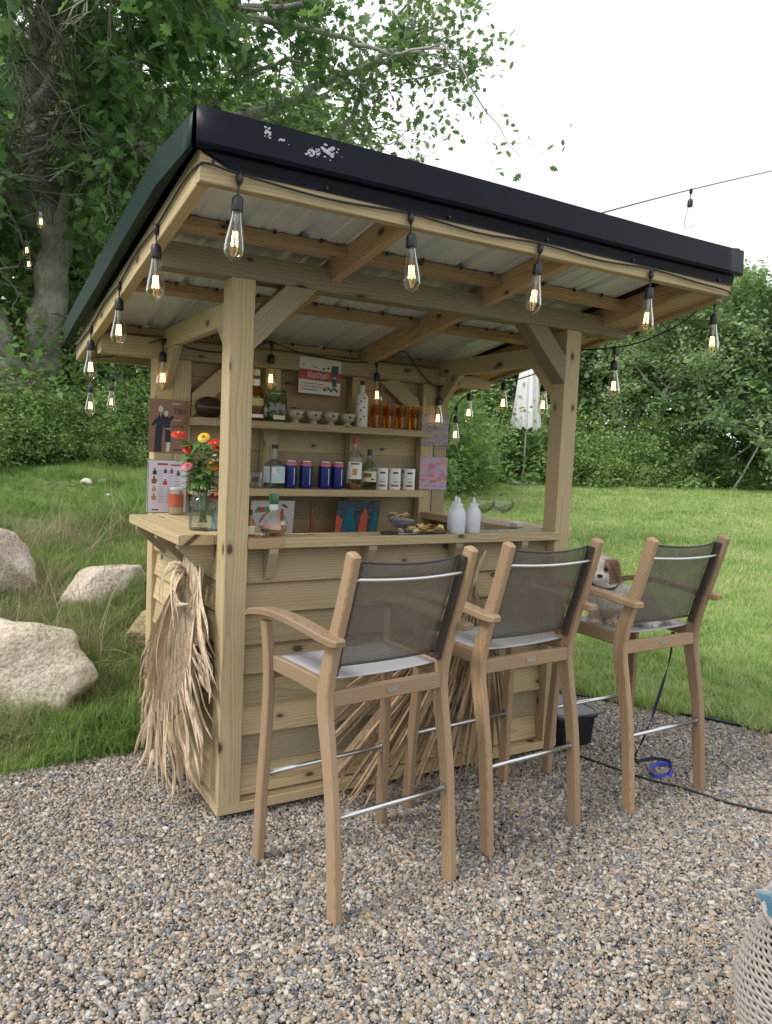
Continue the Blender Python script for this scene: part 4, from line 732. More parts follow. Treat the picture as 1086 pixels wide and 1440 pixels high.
flower(t2, (.038, .235, 1.218), FDRK, .022, label='maroon zinnia low over the jar rim', z0=.02); flower(t2, (.064, .225, 1.238), FRED, .026, label='dark red zinnia low in the slim vase', z0=.02)
for k in range(130):
    a = random.uniform(0, 6.28); z = random.uniform(.14, .345); ro_ = .012 + .16 * (z - .13); q = Vector((.004 + ro_ * math.cos(a), .30 + ro_ * math.sin(a), CT + z)); d_ = Vector((math.cos(a), math.sin(a), random.uniform(-.2, .7))).normalized(); s_ = d_.cross(Vector((0, 0, 1))).normalized(); l_ = random.uniform(.05, .095); w_ = l_ * .24; up_ = s_.cross(d_)
    b = MB(); b.add([q, q + d_ * l_ * .4 + s_ * w_, q + d_ * l_ * .45 - up_ * .003, q + d_ * l_ * .4 - s_ * w_, q + d_ * l_ - Vector((0, 0, .02))], [(0, 2, 1), (0, 3, 2), (1, 2, 4), (2, 3, 4)]); b.build('stem_leaf', FLEAF, t)
# ================================================================== string lights
def bulb_meshes():
    b = MB(); b.lathe([(.0005, .006), (.010, .004), (.0105, -.016), (.006, -.026), (.0032, -.03), (.0032, -.056), (.012, -.060), (.0165, -.068), (.0172, -.100), (.0160, -.104), (.0005, -.104)], 16); s = b.mesh('socket', True); s.materials.append(BLACKPL)
    b = MB(); b.lathe([(.0145, -.1045), (.0155, -.118), (.0205, -.145), (.0275, -.178), (.0305, -.200), (.0285, -.218), (.0195, -.232), (.006, -.239), (.0035, -.244), (.0005, -.245)], 20, cap=False); g = b.mesh('bulb_glass', True); g.materials.append(GLASS_B)
    b = MB()
    for k in range(4):
        a = k * 1.5708 + .4; b.tube([(.0065 * math.cos(a), .0065 * math.sin(a), -.158), (.0100 * math.cos(a), .0100 * math.sin(a), -.198)], .0017, 5)
    f = b.mesh('filament'); f.materials.append(FILA)
    b = MB(); b.lathe([(.0055, -.104), (.0060, -.128), (.0025, -.150), (.0022, -.200), (.0005, -.201)], 10, cap=False); st = b.mesh('glass_stem', True); st.materials.append(GLASS)
    return s, g, f, st
SM, GM, FM, STM = bulb_meshes()
def lamp(par, p, tx=0.0, ty=0.0, sc=1.0):
    M = Matrix.Translation(p) @ Matrix.Rotation(tx, 4, 'X') @ Matrix.Rotation(ty, 4, 'Y') @ Matrix.Rotation(random.uniform(0, 6.28), 4, 'Z') @ Matrix.Scale(sc, 4)
    s = link('lamp_socket', SM, None, par, M); link('bulb_glass', GM, None, s, M); tag(link('filament', FM, None, s, M), kind='stuff'); link('glass_stem', STM, None, s, M)
def string(name, label, pts, lamps, sub=6, loc=None):
    t = thing(name, label, 'string lights', loc or pts[0]); b = MB(); b.tube(catmull(pts, sub), .0036, 6); b.build('cable', CABLE, t, smooth=True)
    for q in lamps: lamp(t, *q) if isinstance(q[0], (tuple, list, Vector)) else lamp(t, q)
    return t
zc = lambda y: zr(y) + .048
edge = [(-.296, 1.478, zc(1.478)), (-.292, 1.27, zc(1.27)), (-.292, 1.04, zc(1.04) - .006), (-.292, .75, zc(.75) + .008), (-.292, .456, zc(.456) - .004), (-.292, .17, zc(.17) + .010), (-.292, -.095, zc(-.095) - .004), (-.292, -.38, zc(-.38) + .004), (-.288, -.515, 2.192), (-.262, -.538, 2.196), (-.175, -.541, 2.186)]
edge += [(x, -.5375 if abs(x - .7) > .2 else -.5375, 2.186 - (.012 * abs(math.sin((x + .175) / .5675 * math.pi)))) for x in (.11, .397, .68, .945, 1.23, 1.52, 1.80)] + [(2.00, -.541, 2.165), (2.036, -.50, 2.16), (2.036, -.40, 2.135), (2.0, -.30, 2.055), (1.94, -.14, 1.985), (1.88, -.02, 1.962), (1.80, .10, 1.955), (1.735, .20, 1.972), (1.73, .45, 1.95), (1.72, .75, 1.93)]
string('edge_string_lights', 'string of clear bulbs pinned along the roof edge over the stools', edge, [(-.292, 1.04, zc(1.04) - .006), (-.292, .456, zc(.456) - .004), (-.292, -.095, zc(-.095) - .004), ((-.175, -.541, 2.184), 0, .05), ((.397, -.541, 2.182), 0, -.07), ((.945, -.541, 2.176), 0, .10), ((1.52, -.541, 2.172), 0, .06), (2.036, -.45, 2.146), ((1.885, -.03, 1.960), 0, -.05)])
ins = [(-.262, 1.44, 1.815), (-.14, 1.2, 1.825), (.022, 1.0, 1.897), (.15, .995, 1.868), (.30, .99, 1.865), (.46, .99, 1.905), (.561, .995, 1.938), (.72, .99, 1.905), (.95, .985, 1.885), (1.10, .985, 1.892), (1.165, .985, 1.90), (1.24, .98, 1.95), (1.33, .97, 1.968), (1.42, .99, 1.90), (1.52, 1.01, 1.828), (1.60, 1.01, 1.80), (1.66, 1.0, 1.835), (1.78, .95, 1.885), (1.86, .92, 1.90), (1.97, .93, 1.915), (2.0, 1.05, 1.895), (2.0, 1.26, 1.862), (1.98, 1.42, 1.80)]
string('inner_string_lights', 'string of glowing bulbs looped under the roof along the back wall', ins, [(.022, 1.0, 1.897), (.561, .995, 1.938), ((1.165, .985, 1.90), 0, -.06), (1.60, 1.01, 1.80), (2.0, .925, 1.912), (2.0, 1.26, 1.862)])
string('rear_string_lights', 'bulb cable hanging down behind the right rear post', [(2.02, .60, 1.905), (2.03, .9, 1.86), (2.03, 1.30, 1.80), (1.99, 1.38, 1.725), (1.93, 1.36, 1.60), (1.875, 1.30, 1.35), (1.84, 1.26, 1.12)], [(1.985, 1.37, 1.722), (2.02, .60, 1.895)])
string('corner_string_lights', 'bulb cable drooping from the low rear corner of the roof', [(-.262, 1.44, 1.82), (-.18, 1.75, 1.76), (-.087, 2.184, 1.79), (.2, 2.9, 1.86), (.5, 4.2, 2.4), (.3, 5.9, 3.2)], [(-.11, 2.08, 1.785), (.14, 2.75, 1.842)])
string('sky_string_lights', 'single bulb on a bare cable stretched against the white sky', [(1.093, -.42, 2.295), (2.0, .04, 2.66), (3.135, .619, 3.112), (4.2, 1.02, 3.52), (5.234, 1.429, 3.918), (7.0, 2.2, 4.62)], [(3.135, .619, 3.112)])
string('tree_string_lights', 'two clear bulbs hanging against the oak trunk', [(-1.6, 4.9, 4.05), (-.7, 5.3, 3.86), (.039, 5.68, 3.70), (.30, 6.9, 3.78), (.28, 7.44, 3.9)], [((.039, 5.679, 3.696), 0, 0, 1.25)])
string('tree_string_lights', 'paired bulbs dangling deeper in the oak foliage by the limb', [(-1.4, 6.3, 3.75), (-.5, 6.6, 3.70), (.036, 6.847, 3.67), (.2, 7.2, 3.75), (.25, 7.45, 3.8)], [((.036, 6.847, 3.666), 0, 0, 1.35), ((.06, 6.88, 3.5), 0, 0, 1.2)])
# ================================================================== fronds, boulders, trees, shrubs
def palm_mat(name, c1, c2):
    m, nt, out = newmat(name); Lk = nt.links.new; oi = nt.nodes.new('ShaderNodeObjectInfo'); tc = nt.nodes.new('ShaderNodeTexCoord'); p = nt.nodes.new('ShaderNodeBsdfPrincipled')
    mp = nt.nodes.new('ShaderNodeMapping'); mp.inputs['Scale'].default_value = (1, 1, .05); Lk(tc.outputs['Object'], mp.inputs[0]); f = noise_n(nt, mp.outputs[0], 110, 4, .7); fr_ = ramp(nt, [(.32, (0, 0, 0)), (.66, (1, 1, 1))]); Lk(f, fr_.inputs[0]); f = fr_.outputs[0]  # leaf streaks, contrast raised to colour in shade between the pleats
    c = mixc(nt, f, c1, c2); r = ramp(nt, [(0, (.62, .57, .52)), (.5, (.95, .93, .9)), (1, (1.15, 1.12, 1.08))]); Lk(oi.outputs['Random'], r.inputs[0]); Lk(mixc(nt, 1.0, c, r.outputs[0], 'MULTIPLY'), p.inputs['Base Color'])
    p.inputs['Roughness'].default_value = .55; p.inputs['Specular IOR Level'].default_value = .35; Lk(bump_n(nt, f, .3, .003), p.inputs['Normal']); Lk(p.outputs[0], out.inputs[0]); return m
PALM = palm_mat('dry_palm_leaf', (.31, .225, .145), (.70, .58, .44)); PALM_B = palm_mat('brown_shaded_palm_leaf', (.22, .145, .085), (.40, .29, .185))  # PALM_B: browner leaf, also darkened for the shade on the bar front
def leaflet(par, pts, w_, nrm, fold=.45, twist=0.0, mat=PALM, name='leaflet'):
    path = catmull(pts, 3); n = len(path); b = MB(); rows = []
    for i, q in enumerate(path):
        t = i / (n - 1); d = (path[min(i + 1, n - 1)] - path[max(i - 1, 0)]).normalized(); N_ = Vector(nrm); N_ = (N_ - d * N_.dot(d)).normalized(); s = d.cross(N_)
        a = twist * t; s, N_ = s * math.cos(a) + N_ * math.sin(a), N_ * math.cos(a) - s * math.sin(a); ww = w_ * (.22 + .78 * min(1, t * 1.9)) * (1 if t < .62 else 1 - ((t - .62) / .38) ** 1.3); ww = max(ww, .0012)
        rows.append([q - s * ww - N_ * fold * ww, q, q + s * ww - N_ * fold * ww])
    b.rings(rows, False, False); return b.build(name, mat, par)
rr = random.Random(4)
def fan(par, root, edge, n, w_, nrm, out, jit, seed, tw=.25, mat=PALM, short=.0):
    """pleated fan: neighbouring leaflets touch along most of their length and split at the tips; edge = tip positions along the fan"""
    r = random.Random(seed); E_ = catmull(edge, 12); root = Vector(root); out = Vector(out)
    for k in range(n):
        f = (k + r.uniform(-.15, .15)) / (n - 1) * (len(E_) - 1); f = min(max(f, 0), len(E_) - 1.001); i = int(f); e = E_[i].lerp(E_[i + 1], f - i); e = root.lerp(e, 1 - short * r.random()) + Vector((r.gauss(0, jit), r.gauss(0, jit), r.gauss(0, jit * 1.5)))
        if e.z < .02: e.z = .02 + .02 * r.random()
        a = root + Vector((r.gauss(0, .006), r.gauss(0, .006), r.gauss(0, .006))); g = math.sin(math.pi * k / (n - 1)); bl = out * (.45 + .55 * g)
        pts = [a, a.lerp(e, .28) + bl * .75, a.lerp(e, .58) + bl * (1 + r.gauss(0, .06)), a.lerp(e, .82) + bl * (.6 + r.gauss(0, .25)), e]
        leaflet(par, pts, w_ * r.uniform(.85, 1.15), nrm, .75 if k % 2 else -.75, r.gauss(0, tw), mat)
def pleated(par, root, edge, n, nrm, out, pl, tip_w, seed, cutb=.71, mat=PALM):
    """fused pleated blade of a fan palm; beyond the blade each pleat runs on as a free, drooping tip"""
    r = random.Random(seed); E_ = catmull(edge, 14); root = Vector(root); out = Vector(out); nrm = Vector(nrm).normalized(); m = 2 * n + 1
    def path(q, t, e):
        g = math.sin(math.pi * q); b_ = .45 + .55 * g; w_ = float(np.interp(t, [0, .28, .58, .82, 1], [0, .75, 1, .6, 0])); return root.lerp(e, t) + out * (b_ * w_)
    ts = [0.0, .06, .14, .24, .36] + [q for q in (.48, .58, .66, .74) if q < cutb - .04] + [cutb]; cols_ = []; ends_ = []
    for j in range(m):
        q = j / (m - 1); f = q * (len(E_) - 1.001); i = int(f); e = E_[i].lerp(E_[i + 1], f - i); ends_.append(e); sgn = 1 if j % 2 else -1; k = r.uniform(.55, 1.35)
        cols_.append([path(q, t, e) + nrm * (sgn * pl * k * min(1, t * 3.2)) + nrm * (.010 * math.sin(7 * t + j * .45) * t) + Vector((0, 0, .004 * math.sin(9 * t + j))) for t in ts])
    b = MB(); b.rings(cols_, False, False); o = b.build('blade', mat, par); md = o.modifiers.new('thick', 'SOLIDIFY'); md.thickness = .0008
    for j in range(1, m, 2):
        q = j / (m - 1); e = ends_[j].copy(); a = path(q, cutb - .08, e) + nrm * pl; e += Vector((r.gauss(0, .018), r.gauss(0, .018), r.gauss(0, .03))); e.z = max(e.z, .02 + .02 * r.random())
        m1 = path(q, cutb + .08, e) + nrm * r.uniform(-.004, .012); m2 = path(q, .88, e) + Vector((r.gauss(0, .012), r.gauss(0, .012), r.gauss(0, .01)))
        leaflet(par, [a, m1, m2, e], tip_w * r.uniform(.7, 1.15), nrm, r.choice([.5, .9, -.6]), r.gauss(0, .6), mat)
fr = thing('dried_palm_frond', 'large dried palm frond hanging on the short side of the bar', 'palm frond', (-.06, .3, 0))
rootL = (-.05, .305, .91)
pleated(fr, rootL, [(-.06, .80, .45), (-.09, .79, .31), (-.10, .68, .16), (-.11, .54, .05), (-.12, .36, .03), (-.12, .20, .03), (-.09, .07, .10), (-.05, .01, .26), (-.035, .0, .46), (-.03, .03, .62)], 58, (-1, -.25, .1), (-.05, -.01, .02), .0125, .0120, 2, .66)
fan(fr, rootL, [(-.05, .70, .40), (-.08, .60, .20), (-.10, .45, .10), (-.10, .25, .10), (-.06, .08, .22), (-.03, .03, .5)], 9, .0075, (-1, -.25, .1), (-.072, -.01, .02), .03, 5, .8, short=.35)
fan(fr, (-.035, .16, .95), [(-.05, .30, .45), (-.06, .20, .36), (-.055, .10, .34), (-.045, .03, .40), (-.035, .0, .56), (-.03, .015, .72)], 14, .0085, (-1, -.25, .1), (-.035, 0, .01), .02, 6, .4)
b = MB(); b.tube(catmull([(-.05, .305, .90), (-.035, .33, .97), (-.0, .40, 1.02)], 4), .011, 7); b.build('leaf_stalk', PALM, fr, smooth=True)
for k, (y0, y1, z1) in enumerate(((.31, .40, .66), (.30, .22, .68), (.34, .45, .72), (.26, .16, .74), (.29, .10, .82), (.36, .04, .84))): leaflet(fr, [(-.05, .305, .89), (-.075, y0, .945 - .008 * k), (-.125, (y0 + y1) / 2, .91 - .018 * k), (-.115, y1, z1)], .013, (-1, 0, .3), .3)
for k in range(12): y = rr.uniform(.08, .42); leaflet(fr, [(-.03, .34 + rr.uniform(-.05, .05), 1.0), (-.05, y * .6 + .12, .94), (-.05, y, rr.uniform(.66, .88))], .008, (-1, 0, 0), .5, rr.gauss(0, .5))
for k, (y, z, x) in enumerate(((.66, .03, -.16), (.52, .02, -.20), (.44, .02, -.17), (.60, .10, -.13))): leaflet(fr, [(-.10, .42, .5), (-.14, .48, .3), (-.15, y - .05, .14), (x, y, z)], .011, (-1, 0, .2), .4, .8)
fr = thing('dried_palm_frond', 'dried palm frond fanned across the bar front behind the stools', 'palm frond', (1.0, -.03, 0)); rootF = (1.16, .020, .84)
pleated(fr, rootF, [(.52, -.01, .50), (.44, -.03, .30), (.42, -.07, .10), (.50, -.13, .03), (.66, -.13, .03), (.84, -.12, .03), (1.0, -.11, .03), (1.14, -.09, .03), (1.26, -.07, .08), (1.36, -.04, .22)], 72, (0, -1, .1), (0, -.055, .02), .0055, .0095, 8, .5, PALM_B)
fan(fr, rootF, [(.50, -.05, .32), (.55, -.10, .06), (.85, -.10, .10), (1.1, -.09, .14), (1.28, -.05, .25)], 40, .0075, (0, -1, .1), (0, -.08, .02), .04, 11, .9, PALM_B, short=.4)
b = MB(); b.tube(catmull([(1.16, .02, .84), (1.18, .02, .92), (1.22, .03, 1.0)], 4), .011, 7); b.build('leaf_stalk', PALM, fr, smooth=True)
# ---- boulders
def rock_mat(name, c1, c2, c3):
    m, nt, out = newmat(name); Lk = nt.links.new; tc = nt.nodes.new('ShaderNodeTexCoord'); p = nt.nodes.new('ShaderNodeBsdfPrincipled')
    a = noise_n(nt, tc.outputs['Object'], 2.6, 5, .6); b_ = noise_n(nt, tc.outputs['Object'], 55, 4, .7); d_ = noise_n(nt, tc.outputs['Object'], 14, 5, .65)
    r = ramp(nt, [(.3, c1), (.5, c2), (.7, c3)]); Lk(math_n(nt, 'ADD', math_n(nt, 'MULTIPLY', a, .6), math_n(nt, 'MULTIPLY', d_, .4)), r.inputs[0])
    sp = ramp(nt, [(.3, (.5, .48, .46)), (.5, (1, 1, 1)), (.72, (1.2, 1.18, 1.15))]); Lk(b_, sp.inputs[0]); Lk(mixc(nt, 1.0, r.outputs[0], sp.outputs[0], 'MULTIPLY'), p.inputs['Base Color']); p.inputs['Roughness'].default_value = .85
    Lk(bump_n(nt, math_n(nt, 'ADD', b_, math_n(nt, 'MULTIPLY', d_, 1.6)), .7, .018), p.inputs['Normal']); Lk(p.outputs[0], out.inputs[0]); return m
ROCK1 = rock_mat('tan_granite', (.40, .33, .24), (.54, .48, .39), (.64, .58, .50)); ROCK2 = rock_mat('pink_granite', (.46, .36, .29), (.60, .51, .44), (.70, .63, .57)); ROCK3 = rock_mat('mossy_granite', (.20, .19, .08), (.38, .31, .17), (.50, .42, .28))
def boulder(label, c, dim, seed, mat, rz=0, tilt=0.0):
    bm = bmesh.new(); bmesh.ops.create_icosphere(bm, subdivisions=5, radius=1); r = random.Random(seed); planes = [(Vector((r.gauss(0, 1), r.gauss(0, 1), r.gauss(.2, .8))).normalized(), r.uniform(.62, .92)) for _ in range(13)]
    for v in bm.verts:
        d = v.co.normalized(); k = 1.0
        for n_, o_ in planes:
            q = d.dot(n_)
            if q > .05: k = min(k, o_ / q) if o_ / q < k else k
        k = .82 * k + .18 * min(1, k); k *= 1 + .10 * mnoise.noise(d * 1.7 + Vector((seed, 0, 0))) + .035 * mnoise.noise(d * 6 + Vector((0, seed, 0))) + .014 * mnoise.noise(d * 17); v.co = d * k
    me = bpy.data.meshes.new('boulder'); bm.to_mesh(me); bm.free(); me.shade_smooth()
    M = Matrix.Translation(c) @ Matrix.Rotation(rz, 4, 'Z') @ Matrix.Rotation(tilt, 4, 'Y') @ Matrix.Diagonal((*[q / 2 for q in dim], 1)); me.transform(Matrix.Diagonal((*[q / 2 for q in dim], 1))); M = Matrix.Translation(c) @ Matrix.Rotation(rz, 4, 'Z') @ Matrix.Rotation(tilt, 4, 'Y')
    return tag(link('boulder', me, mat, None, M), label, 'boulder')
boulder('pale grey tan boulder low in the grass beside the gravel', (-.53, 1.36, .27), (.84, .60, .56), 3, ROCK1, R(-20), R(17)); boulder('flat topped pink tan boulder midway up the bank near the bar', (.02, 2.22, .50), (.64, .52, .42), 9, ROCK2, R(10), R(-3)); boulder('tall pinkish boulder standing highest on the bank', (-.58, 2.42, .62), (.62, .5, .52), 14, ROCK2, R(40)); boulder('mossy brown boulder half hidden behind the hanging palm frond', (.14, 1.62, .33), (.34, .32, .30), 21, ROCK3, R(70))
r_ = random.Random(12)
for k, (x, y, lab) in enumerate(((.36, 4.9, 'small white stone lying on bare soil up the bank'), (.52, 5.0, 'tiny pale stone beside the small white stone on the bank'), (.45, 4.4, 'little grey white stone in the sparse bank grass'))):
    bm = bmesh.new(); bmesh.ops.create_icosphere(bm, subdivisions=3, radius=.055 - .012 * k)
    for v in bm.verts: v.co *= 1 + .3 * mnoise.noise(v.co * 22 + Vector((k * 5, 0, 0))); v.co.z *= .65
    me = bpy.data.meshes.new('stone'); bm.to_mesh(me); bm.free(); me.shade_smooth(); tag(link('stone', me, C('pale_stone', (.6, .57, .52), rough=.85) if k == 0 else MATS['pale_stone'], None, Matrix.Translation((x, y, float(terr(x, y)) + .02))), lab, 'stone')
# ---- trees
def bark_mat(name, c1, c2, lich):
    m, nt, out = newmat(name); Lk = nt.links.new; tc = nt.nodes.new('ShaderNodeTexCoord'); p = nt.nodes.new('ShaderNodeBsdfPrincipled'); mp = nt.nodes.new('ShaderNodeMapping'); mp.inputs['Scale'].default_value = (1, 1, .3); Lk(tc.outputs['Object'], mp.inputs[0])
    a = noise_n(nt, mp.outputs[0], 26, 5, .7, .5); b_ = noise_n(nt, tc.outputs['Object'], 3.2, 4, .6); r = ramp(nt, [(.3, c1), (.7, c2)]); Lk(a, r.inputs[0]); k = ramp(nt, [(.45, (0, 0, 0)), (.65, (1, 1, 1))]); Lk(b_, k.inputs[0])
    Lk(mixc(nt, math_n(nt, 'MULTIPLY', k.outputs[0], .55), r.outputs[0], lich), p.inputs['Base Color']); p.inputs['Roughness'].default_value = .9; Lk(bump_n(nt, a, .9, .03), p.inputs['Normal']); Lk(p.outputs[0], out.inputs[0]); return m
BARK = bark_mat('oak_bark', (.11, .10, .09), (.34, .315, .28), (.47, .48, .43)); DEAD = bark_mat('lichen_dead_wood', (.34, .33, .31), (.60, .59, .57), (.64, .65, .62))
OAKLEAF = leafmat('oak_leaf', (.035, .072, .038), (.075, .135, .062), (.165, .25, .11), .45, .33); TREELEAF = leafmat('tree_leaf', (.07, .115, .055), (.125, .19, .085), (.21, .285, .135), .42); TREELEAF2 = leafmat('dull_tree_leaf', (.09, .135, .075), (.145, .205, .11), (.225, .29, .155), .4); BUSHLEAF = leafmat('shrub_leaf', (.085, .15, .052), (.155, .245, .09), (.27, .36, .15), .45); BRIGHTLEAF = leafmat('bright_shrub_leaf', (.09, .14, .05), (.16, .235, .08), (.26, .33, .14), .4)
LOBED = ([(0, 0, 0), (.10, .16, .02), (.30, .22, .05), (.16, .34, .02), (.36, .48, .06), (.17, .55, .02), (.27, .76, .05), (.10, .76, .01), (0, 1.0, -.04), (-.10, .76, .01), (-.27, .76, .05), (-.17, .55, .02), (-.36, .48, .06), (-.16, .34, .02), (-.30, .22, .05), (-.10, .16, .02)], [(0, 1, 15), (1, 2, 3), (15, 13, 14), (1, 3, 15), (15, 3, 13), (3, 4, 5), (13, 11, 12), (3, 5, 13), (13, 5, 11), (5, 6, 7), (11, 9, 10), (5, 7, 11), (11, 7, 9), (7, 8, 9)])
OVAL = ([(0, 0, 0), (.26, .45, .07), (0, 1, -.05), (-.26, .45, .07), (0, .45, 0)], [(0, 1, 4), (4, 1, 2), (0, 4, 3), (3, 4, 2)]); DIAM = ([(0, 0, 0), (.30, .5, .05), (0, 1, 0), (-.30, .5, .05)], [(0, 1, 2), (0, 2, 3)])
def leaf_mesh(name, P, size, tmpl, rg, up=.6, droop=.3):
    P = np.asarray(P); n = len(P); V0 = np.array(tmpl[0]); F0 = np.array(tmpl[1]); nz = rg.normal(0, 1, (n, 3)); nz[:, 2] = np.abs(nz[:, 2]) + up; nz /= np.linalg.norm(nz, axis=1)[:, None]
    a = rg.normal(0, 1, (n, 3)); a[:, 2] -= droop; y = a - nz * (a * nz).sum(1)[:, None]; y /= np.linalg.norm(y, axis=1)[:, None]; x = np.cross(y, nz); s = (size * np.exp(rg.normal(0, .25, n)))[:, None, None]
    V = P[:, None, :] + s * (V0[None, :, 0:1] * x[:, None, :] + V0[None, :, 1:2] * y[:, None, :] + V0[None, :, 2:3] * nz[:, None, :]); F = F0[None] + (np.arange(n) * len(V0))[:, None, None]
    return np_mesh(name, V.reshape(-1, 3), F.reshape(-1, F0.shape[1]))
def branch(b, p, d, ln, r, lev, mx, tips, rg, kids=(4, 5), wob=.22, trop=.05, n0=5, dens=1):
    d = d.normalized(); k = n0 if lev < 2 else 3; pts = [p.copy()]; ds = [d]
    for i in range(k): d = (d + Vector(rg.normal(0, wob, 3)) + Vector((0, 0, trop))).normalized(); p = p + d * (ln / k); pts.append(p.copy()); ds.append(d)
    b.tube(pts, [r * (1 - .55 * i / k) for i in range(k + 1)], 8 if lev == 0 else (5 if lev < 3 else 3), lev > 1)
    if lev >= mx - 1: tips += [tuple(q) for q in pts[1:]]
    if lev < mx:
        for c in range(rg.integers(kids[0], kids[1] + 1)):
            i = int(rg.integers(max(1, k // 2 - (lev > 0)), k + 1)); ax = ds[i].orthogonal().normalized(); ax = Matrix.Rotation(rg.uniform(0, 6.283), 3, ds[i]) @ ax; nd = Matrix.Rotation(R(rg.uniform(25, 62)), 3, ax) @ ds[i]
            branch(b, pts[i], nd, ln * rg.uniform(.55, .78), r * .5, lev + 1, mx, tips, rg, kids, wob, trop, n0)
def make_tree(seed, ht, leaf, lsize, nleaf, sig, tmpl=DIAM, spread=.4, bark=BARK, lean=0.0, bare=.35, mx=4):
    rg = np.random.default_rng(seed); b = MB(); tips = []; p = Vector((0, 0, -.15)); d = Vector((lean, rg.normal(0, .05), 1)); tr = [p.copy()]; n = 7
    for i in range(n): d = (d + Vector(rg.normal(0, .09, 3))).normalized(); d.z = max(d.z, .6); p = p + d * ht * .62 / n; tr.append(p.copy())
    R0 = ht * .022; b.tube(catmull(tr, 2), [R0 * (1.25 - .95 * i / (2 * n)) for i in range(2 * n + 1)], 9)
    for c in range(11):
        f = bare + (1 - bare) * (c + rg.random()) / 11; i = min(n - 1, int(f * n)); q = tr[i].lerp(tr[i + 1], f * n - i); a = c * 2.4 + rg.uniform(-.5, .5); nd = Vector((math.cos(a), math.sin(a), rg.uniform(.15, .7) + .5 * f))
        branch(b, q, nd, ht * spread * (1.15 - .55 * f) * rg.uniform(.8, 1.15), R0 * .42, 1, mx - 1, tips, rg, (4, 5), .2, .04, 4)
    tips = np.array(tips); P = tips[rg.integers(0, len(tips), nleaf)] + rg.normal(0, sig, (nleaf, 3)) * np.array([1, 1, .7]); return b.mesh('trunk', True), leaf_mesh('crown', P, lsize, tmpl, rg)
_protos = {}
def place_tree(key, args, x, y, s, rz, name, label, group, leafm, barkm=BARK, cat='tree'):
    if key not in _protos: tm, cm = make_tree(*args[0], **args[1]); tm.materials.append(barkm); cm.materials.append(leafm); _protos[key] = (tm, cm)
    tm, cm = _protos[key]; t = thing(name, label, cat, (x, y, float(terr(x, y)) - .05), 0, group); M = Matrix.Translation((x, y, float(terr(x, y)) - .05)) @ Matrix.Rotation(rz, 4, 'Z') @ Matrix.Scale(s, 4); link('trunk', tm, None, t, M); link('crown', cm, None, t, M); return t
